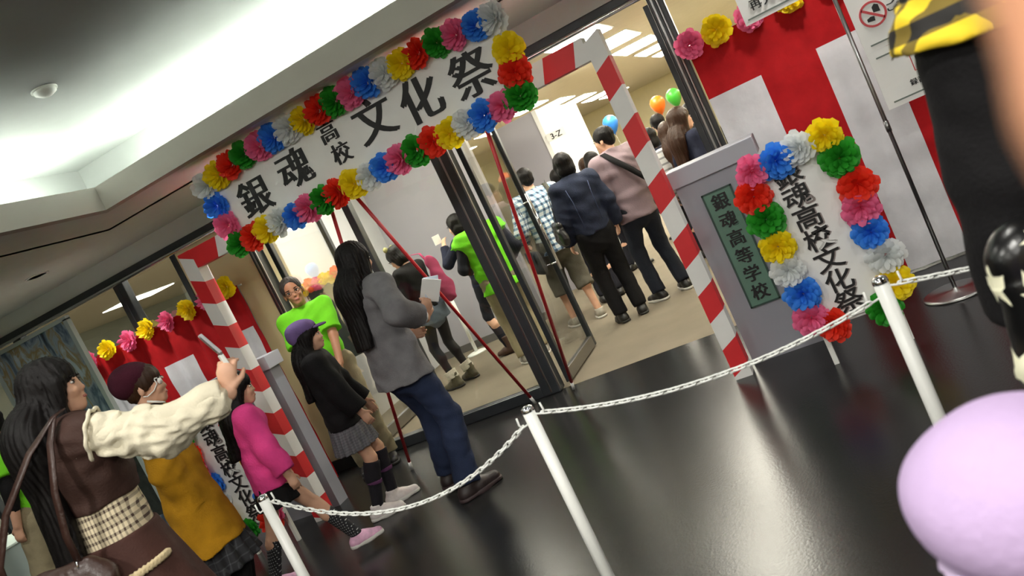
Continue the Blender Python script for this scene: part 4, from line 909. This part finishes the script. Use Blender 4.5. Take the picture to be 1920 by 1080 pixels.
# --- woman in grey sweater
GREYK = cloth('grey_marl', (112, 111, 114), .9, .15, .4, 160)
p = Fig('woman with long black hair in grey sweater and jeans seen from behind', (-2.60, 4.20), 66, 1.655, hh=.232, sw=.17, lean=3, h=.0065, head=(10, -4, 0), fl=(-.20, .12, .02), fr=(.13, -.02, 0), wr=(.28, .12, 1.07), wl=(-.16, .25, 1.0), hr=((.2, .5, .8), (-1, 0, 0)), curl=(.6, .7), toes=(6, -14), pole_r=(1, -.6, -.8))
p.body(); p.top('sweater', GREYK, sleeve=.86, hem=.80, puff=.030, flare=.045, loose=.022, cuff=1.25, warp=.006, collar=.01, seed=1.2); p.trousers('jeans', DENIM, puff=.016, knee=.076, ankle=.082, warp=.006)
n = unit(p.wrr - p.elr); a = p.elr + (p.wrr - p.elr) * .70; p.grow('cuff', [Cone(a - n * .01, p.elr + (p.wrr - p.elr) * .9, .052, .046, .01, None, ((a, -n), (p.elr + (p.wrr - p.elr) * .88, n)))], cloth('white_cuff', (214, 214, 216)))
p.shoes(mat('dark_brown_sneaker', (44, 34, 34), .5, noise=.3, nscale=40), mat('brown_sole', (60, 46, 48), .6), fat=1.15, ln=1.12, accent=mat('dusty_pink_lace', (120, 70, 84), .6)); p.hair('long', fringe=.03, length=.34, width=.100, back=.115)
pp = empty('paper_slip', p.world(p.wrr + V3(.04, .09, .13)), .6, label='white paper slips in the right hand of the grey-sweater woman', cat='paper')
sh = box('sheet', (-.055, -.002, -.07), (.055, .002, .075), OFFWHITE, pp); sh.rotation_euler = (.5, .5, 0); sh = box('sheet', (-.04, -.003, -.06), (.05, .003, .07), mat('pale_blue_paper', (206, 220, 236), .6), pp); sh.rotation_euler = (.35, .25, .2); sh.location = (.01, .012, .01)
# --- girl in shorts inside
p = Fig('girl in black top and denim shorts with fur-topped boots inside the doors', (-3.88, 7.27), 160, 1.54, sw=.155, h=.0085, lean=6, head=(15, -22, 0), wr=(.10, .30, 1.0), wl=(-.12, .28, 1.02), fl=(-.10, .02, 0), fr=(.10, -.02, 0))
p.body(); p.top('top', BLACKC, sleeve=.9, hem=.92, puff=.016); p.trousers('shorts', cloth('grey_denim', (104, 114, 128)), length=.14, puff=.022, knee=.075); p.tights(mat('black_tights', (28, 24, 26), .7)); p.shoes(mat('olive_boot', (84, 78, 58), .7, noise=.3, nscale=40), mat('dark_sole', (40, 38, 36)), up=.08, fat=1.1)
for kn, an in ((p.knl, p.anl), (p.knr, p.anr)):
    n = unit(an - kn); a, b = kn + (an - kn) * .70, kn + (an - kn) * .92; p.grow('fur_cuff', [Cone(a, b, .062, .064, .01, None, ((a, -n), (b, n)))], cloth('cream_fur', (226, 220, 204), 1., .1, 1., 80), warp=wrinkle(.004, 90))
p.hair('bob'); 
for e in (-1, 1): MB().ell(p.H(e * .06, -.01, .125), (.028, .02, .03)).build('headband_ear', mat('olive_felt', (150, 146, 96), .9), p.root)
b = empty('tote_bag', p.world((.14, -.17, .86)), radians(160 - 90), label='deep pink cloth tote hanging on the back of the girl in shorts', cat='bag')
sdf('body', [Cone(V3(.02, 0, .05), V3(-.02, 0, .38), .11, .07, .02, (YAX, .45))], .01, cloth('rose_cloth', (158, 60, 94), .85), b, warp=wrinkle(.008, 24)); strap('strap', [((-.05, .0, .38), (0, -1, 0)), ((-.06, .05, .50), (0, -.5, 1)), ((-.07, .16, .52), (0, 0, 1))], .03, .004, MATS['rose_cloth'], b)
# --- woman in navy, and man in lime vest, behind the glass
p = Fig('dark-clothed woman lifting a white paper to her face behind the fixed pane', (-3.52, 7.95), 165, 1.56, sw=.16, h=.01, wl=(-.05, .25, 1.30), wr=(.12, .25, 1.15), head=(0, -5, 0))
p.body(); p.top('jacket', NAVY, sleeve=.97, hem=.85, puff=.02, flare=.02); p.trousers('trousers', cloth('dark_slacks', (30, 30, 38)), puff=.006, knee=.055, ankle=.05); p.shoes(mat('brown_boot', (70, 46, 34), .6), up=.12, fat=1.15); p.hair('bob')
b = empty('paper_sheet', p.world((-.02, .33, 1.40)), radians(165 - 90), label='white folded paper in front of the face of the dark-clothed woman', cat='paper'); box('sheet', (-.06, -.002, -.05), (.06, .002, .05), OFFWHITE, b)
b = empty('handbag', p.world((.22, -.02, .78)), radians(75), label='small bright red handbag on the arm of the dark-clothed woman', cat='bag'); sdf('body', [Cone(V3(0, -.08, .08), V3(0, .08, .08), .055, .055, .02, (V3(1, 0, 0), .7)), Cone(V3(0, -.08, .18), V3(0, .08, .18), .04, .04, .08, (V3(1, 0, 0), .7))], .01, mat('red_leather', (190, 34, 48), .45), b); MB().tube([(0, -.06, .21), (0, -.05, .33), (0, .05, .33), (0, .06, .21)], .008, 6).build('strap', MATS['red_leather'], b)
p = Fig('man in loose lime vest and khaki trousers beside the dark door post', (-3.02, 7.15), 118, 1.58, sw=.185, bulk=1.1, h=.01, wl=(-.2, .2, 1.0), wr=(.22, .16, .95), head=(20, 0, 0))
p.body(); p.top('shirt', cloth('dark_shirt', (40, 40, 48)), sleeve=.95, hem=.85, puff=.012); p.top('vest', LIME, sleeve=.12, hem=.80, puff=.035, flare=.02, loose=.02, warp=.01); p.trousers('trousers', KHAKI, puff=.02, knee=.08, ankle=.075); p.shoes(mat('grey_sneaker', (150, 146, 140), .6), WHITESOLE); p.hair('short')
# --- plaid shirt man
p = Fig('man in blue and white plaid shirt and cropped cargo trousers', (-2.62, 7.90), 122, 1.68, sw=.18, bulk=1.05, h=.009, lean=0, fl=(-.13, .10, 0), fr=(.10, -.06, 0), wl=(-.24, .18, .98), wr=(.18, .26, 1.08), head=(10, -4, 0))
p.body(); p.top('shirt', stripes_mat('blue_plaid', (222, 228, 232), (44, 66, 92), 17, 17, width=.6, third=(128, 154, 178)), sleeve=.9, hem=.80, puff=.026, flare=.02, loose=.012, collar=.02, warp=.006); p.trousers('cargo_trousers', cloth('olive_grey', (98, 94, 84)), length=.68, puff=.022, knee=.095, ankle=.095); p.shoes(mat('taupe_sneaker', (140, 134, 122), .6, noise=.2), WHITESOLE, fat=1.1); p.hair('short', ears=True)
strap('bag_strap', [((.12, -.16, .92), (.3, -1, 0)), ((.13, -.165, 1.12), (.2, -1, 0)), ((.14, -.145, 1.32), (.1, -1, .3)), ((.14, -.05, 1.455), (0, -.2, 1)), ((.14, .07, 1.42), (0, .6, 1))], .045, .006, cloth('olive_strap', (76, 76, 66)), p.root)
b = empty('messenger_bag', p.world((-.25, .02, .62)), radians(32), label='dark grey messenger bag at the left side of the plaid-shirt man', cat='bag'); sdf('body', [Cone(V3(0, -.12, .08), V3(0, .12, .08), .06, .06, .02, (V3(1, 0, 0), .7)), Cone(V3(0, -.12, .22), V3(0, .12, .22), .05, .05, .1, (V3(1, 0, 0), .7))], .01, cloth('charcoal_canvas', (58, 58, 60)), b); box('flap', (-.055, -.15, .16), (-.045, .15, .28), MATS['charcoal_canvas'], b, .004)
# --- denim jacket person
p = Fig('person in dark denim jacket and black trousers with bobbed black hair seen from behind', (-2.03, 7.27), 116, 1.64, sw=.160, bulk=.98, h=.009, fl=(-.09, .02, 0), fr=(.10, -.01, 0), wl=(-.23, .10, .86), wr=(.23, .08, .86))
p.body(False); p.top('jacket', cloth('dark_denim', (36, 42, 60), .85, .25, .4, 150), sleeve=1.0, hem=.90, puff=.030, loose=.016, cuff=1.25, warp=.007, collar=.022, seed=.7); p.trousers('trousers', BLACKC, puff=.018, knee=.076, ankle=.07); p.shoes(BLACKSHOE, mat('dark_sole', (40, 38, 36))); p.hair('bob', width=.1)
for x0 in (-.09, .09): strap('seam', [((x0, -.148, .95), (0, -1, 0)), ((x0 * 1.05, -.150, 1.2), (0, -1, 0)), ((x0 * 1.2, -.14, 1.32), (0, -1, .2))], .006, .003, cloth('seam_blue', (66, 76, 104)), p.root)
b = empty('black_handbag', p.world((-.30, -.06, .86)), radians(26), label='black leather bag hanging at the left elbow of the denim-jacket person', cat='bag'); sdf('body', [Cone(V3(0, -.12, .06), V3(0, .12, .06), .055, .055, .02, (V3(1, 0, 0), .7)), Cone(V3(0, -.12, .2), V3(0, .12, .2), .045, .045, .1, (V3(1, 0, 0), .7))], .009, mat('black_leather', (28, 27, 28), .35, bump=.4, bscale=40), b, warp=wrinkle(.005, 30)); strap('strap', [((.0, -.08, .24), (-1, 0, 0)), ((.03, -.03, .42), (-1, 0, 0)), ((.08, .03, .62), (-1, 0, .5))], .02, .005, MATS['black_leather'], b)
# --- mauve shirt man
p = Fig('man in pale mauve shirt with a black cross-body strap', (-1.67, 7.62), 128, 1.70, sw=.18, bulk=1.04, h=.0085, fl=(-.13, .03, 0), fr=(.11, -.06, 0), wl=(-.24, .10, .88), wr=(.2, .22, .95), head=(38, 2, 0), toes=(14, -8))
p.body(); p.top('shirt', cloth('mauve_cotton', (136, 118, 124), .8, .06), sleeve=.98, hem=.80, puff=.028, flare=.02, loose=.016, cuff=1.2, collar=.025, warp=.008, seed=2.2); p.trousers('jeans', cloth('ink_jeans', (34, 38, 48)), puff=.014, knee=.07, ankle=.068); p.shoes(BLACKSHOE, WHITESOLE); p.hair('short', ears=True); p.glasses(mat('thin_wire', (90, 80, 74)))
strap('cross_strap', [((.23, -.04, .98), (1, -.5, 0)), ((.14, -.155, 1.10), (.3, -1, 0)), ((.03, -.175, 1.23), (0, -1, 0)), ((-.07, -.150, 1.36), (0, -1, .3)), ((-.115, -.06, 1.462), (0, -.2, 1)), ((-.10, .06, 1.43), (0, .6, 1))], .055, .006, BLACKC, p.root)
# --- people further in
for lb, x, y, hd_, ht, st, hm, tm, hdp in (
    ('dark-haired person mostly hidden between the plaid and denim visitors', -2.52, 8.62, 110, 1.52, 'short', BLACK_HAIR, BLACKC, (0, 0, 0)),
    ('dark bob-haired visitor looking down beyond the denim jacket', -2.45, 9.9, 60, 1.54, 'bob', BLACK_HAIR, cloth('teal_check', (90, 120, 134)), (-10, -20, 0)),
    ('brown-haired visitor behind the dark bob-haired one', -2.62, 10.3, 100, 1.50, 'bob', BROWN_HAIR, cloth('grey_lilac', (120, 112, 122)), (0, 0, 0)),
    ('visitor with dark hair just right of the mauve-shirt man', -2.02, 11.1, 200, 1.54, 'bob', BLACK_HAIR, BLACKC, (0, 0, 0)),
    ('long-haired woman in navy jacket and glasses above the grey gatepost', -.98, 7.45, 40, 1.55, 'long', BROWN_HAIR, NAVY, (-8, 0, 0)),
    ('brown-haired woman in white striped top beyond the right striped post', -1.24, 8.35, 100, 1.47, 'long', BROWN_HAIR, stripes_mat('white_stripe', (222, 222, 220), (120, 120, 122), 0.01, 16, width=.7), (-10, 0, 0)),
    ('tall dark-haired visitor at the back behind the right striped post', -1.50, 9.75, 110, 1.60, 'short', BLACK_HAIR, BLACKC, (0, 0, 0)),
    ('dark-haired visitor in profile beside the right striped post', -1.50, 8.75, 150, 1.49, 'bob', BLACK_HAIR, NAVY, (20, 0, 0)),
    ('dark-haired visitor behind the woman with glasses', -1.08, 9.3, 90, 1.55, 'short', BLACK_HAIR, BLACKC, (0, 0, 0))):
    p = Fig(lb, (x, y), hd_, ht, h=.014, head=hdp, group='visitors deep in the hall'); p.body(); p.top('top', tm, sleeve=.98, hem=.85, puff=.02, loose=.01); p.trousers('trousers', cloth('dark_slacks', (30, 30, 38)), puff=.012); p.shoes(BLACKSHOE); p.hair(st, hm, length=.34)
    if 'glasses' in lb and 'navy' in lb: p.glasses(INK)
# --- person in black at the right edge
p = Fig('person in black with a yellow and black checked shoulder at the right edge', (.475, 1.63), 108, 1.83, sw=.185, bulk=1.12, h=.009, wl=(-.27, .03, .90), wr=(.27, .10, .9))
p.body(); p.top('jacket', BLACKC, sleeve=1.0, hem=.6, puff=.030, flare=.05, loose=.02, cuff=1.25, warp=.004); p.trousers('trousers', BLACKC); p.shoes(BLACKSHOE); p.hair('short')
PLY = stripes_mat('yellow_black_check', (232, 200, 40), (24, 22, 20), 17, 17, width=.55, third=(116, 98, 30))
n = unit(p.ell - p.shl); e = p.shl + n * .05
p.grow('checked_sleeve_cap', [Cone(p.shl + V3(.09, 0, .03), e + n * .03, .122, .128, .03, None, ((e + n * .03, n),))], PLY, warp=wrinkle(.008, 40))
sb = empty('star_bag', (.32, 1.42, .85), radians(112.4), label='glossy black bag with cream stars hanging at the right edge', cat='bag')
GLB = mat('glossy_black_vinyl', (14, 14, 15), .28, bump=.35, bscale=14)
sdf('body', [Cone(V3(0, -.13, .08), V3(0, .13, .08), .075, .075, .02, (V3(1, 0, 0), .8)), Cone(V3(0, -.13, .24), V3(0, .13, .24), .06, .06, .1, (V3(1, 0, 0), .8))], .007, GLB, sb, warp=wrinkle(.005, 22))
strap('strap', [((.0, -.1, .27), (-1, 0, 0)), ((.03, -.07, .42), (-1, 0, 0)), ((.06, -.02, .58), (-1, 0, .3)), ((.14, .03, .66), (0, 0, 1))], .03, .006, GLB, sb)
STAR = mat('cream_star', (238, 236, 206), .4); SBODY = [o for o in sb.children if o.name.startswith('body')][0]
def star(c, ax1, ax2, s_, a0):
    """printed star laid onto the bag's skin"""
    c, ax1, ax2 = Vector(c), Vector(ax1), Vector(ax2); bm = bmesh.new(); ctr = bm.verts.new(c)
    rim = [bm.verts.new(c + (ax1 * cos(a0 + q * pi / 5) + ax2 * sin(a0 + q * pi / 5)) * (s_ if q % 2 == 0 else s_ * .42)) for q in range(10)]
    for q in range(10): bm.faces.new((ctr, rim[q], rim[(q + 1) % 10]))
    bmesh.ops.subdivide_edges(bm, edges=bm.edges[:], cuts=3, use_grid_fill=True)
    me = bpy.data.meshes.new('star'); bm.to_mesh(me); bm.free(); o = link('star', me, STAR, sb)
    w_ = o.modifiers.new('wrap', 'SHRINKWRAP'); w_.target = SBODY; w_.wrap_method = 'NEAREST_SURFACEPOINT'; w_.wrap_mode = 'ABOVE_SURFACE'; w_.offset = .0025
for yy, z_, s_, a0 in ((.14, .285, .034, .1), (.07, .28, .036, .5), (.185, .20, .036, .2), (.115, .22, .038, .6), (.105, .125, .046, .15), (.17, .075, .04, .4), (.03, .19, .046, .9), (.04, .07, .042, 0), (-.05, .13, .05, .3), (-.12, .2, .05, .1)): star((-.07, yy, z_), (0, 1, 0), (0, 0, 1), s_, a0)
for xx, z_, s_, a0 in ((.0, .22, .04, .3), (-.01, .09, .045, .8)): star((xx, .21, z_), (1, 0, 0), (0, 0, 1), s_, a0)
# --- child in lavender cap, very near
LAV = cloth('lavender_cotton', (176, 154, 190), .95, .04, .2, 90)
p = Fig('child in soft lavender cap right under the camera', (.035, .785), 75, 1.08, hh=.205, sw=.155, h=.007, head=(0, -8, 0))
p.body(); p.top('coat', cloth('lilac_coat', (206, 190, 220)), sleeve=1, hem=.7, puff=.02); p.trousers('trousers', BLACKC); p.shoes(BLACKSHOE); p.hair('bob')
cp = p.grow('cap', [p.hell((0, -.012, .045), (.118, .130, .098), .02)], LAV, warp=wrinkle(.004, 18), cuts=((p.H(0, 0, -.01), p.HR @ V3(0, 0, -1)),)); p.grow('brim', [p.hell((0, .02, -.018), (.112, .150, .014), .01)], cloth('pale_lavender', (196, 178, 208), .95, .04), parent=cp)
# --- photographer's hand beside the lens, fingers pointing up
upv, rtv, fwv = np.array(up0), np.array(rt), np.array(fw)
imx, imd = np.array(cx), -np.array(cy)
tip = V3(0, 0, 1.5) + (fwv * 1560 + imx * 945 + imd * (-640)) / 1560 * .105
class _K: k = 1.0
wv = tip - upv * .138 + rtv * .027
hn = empty('hand', tuple(wv), label='blurred fingers of the photographer at the upper right corner of the lens', cat='hand')
hp = Fig.hand(_K, V3(0, 0, 0), -upv, 1, (tuple(upv), tuple(-fwv), 1), .06) + [Cone(-upv * .26, V3(0, 0, 0), .040, .027, .02)]
sdf('palm_and_fingers', hp, .004, SKIN_D, hn)
n_ = upv; sdf('sleeve', [Cone(-upv * .40, -upv * .10, .058, .044, .01, None, ((-upv * .12, n_),))], .006, BLACKC, hn, warp=wrinkle(.003, 40))
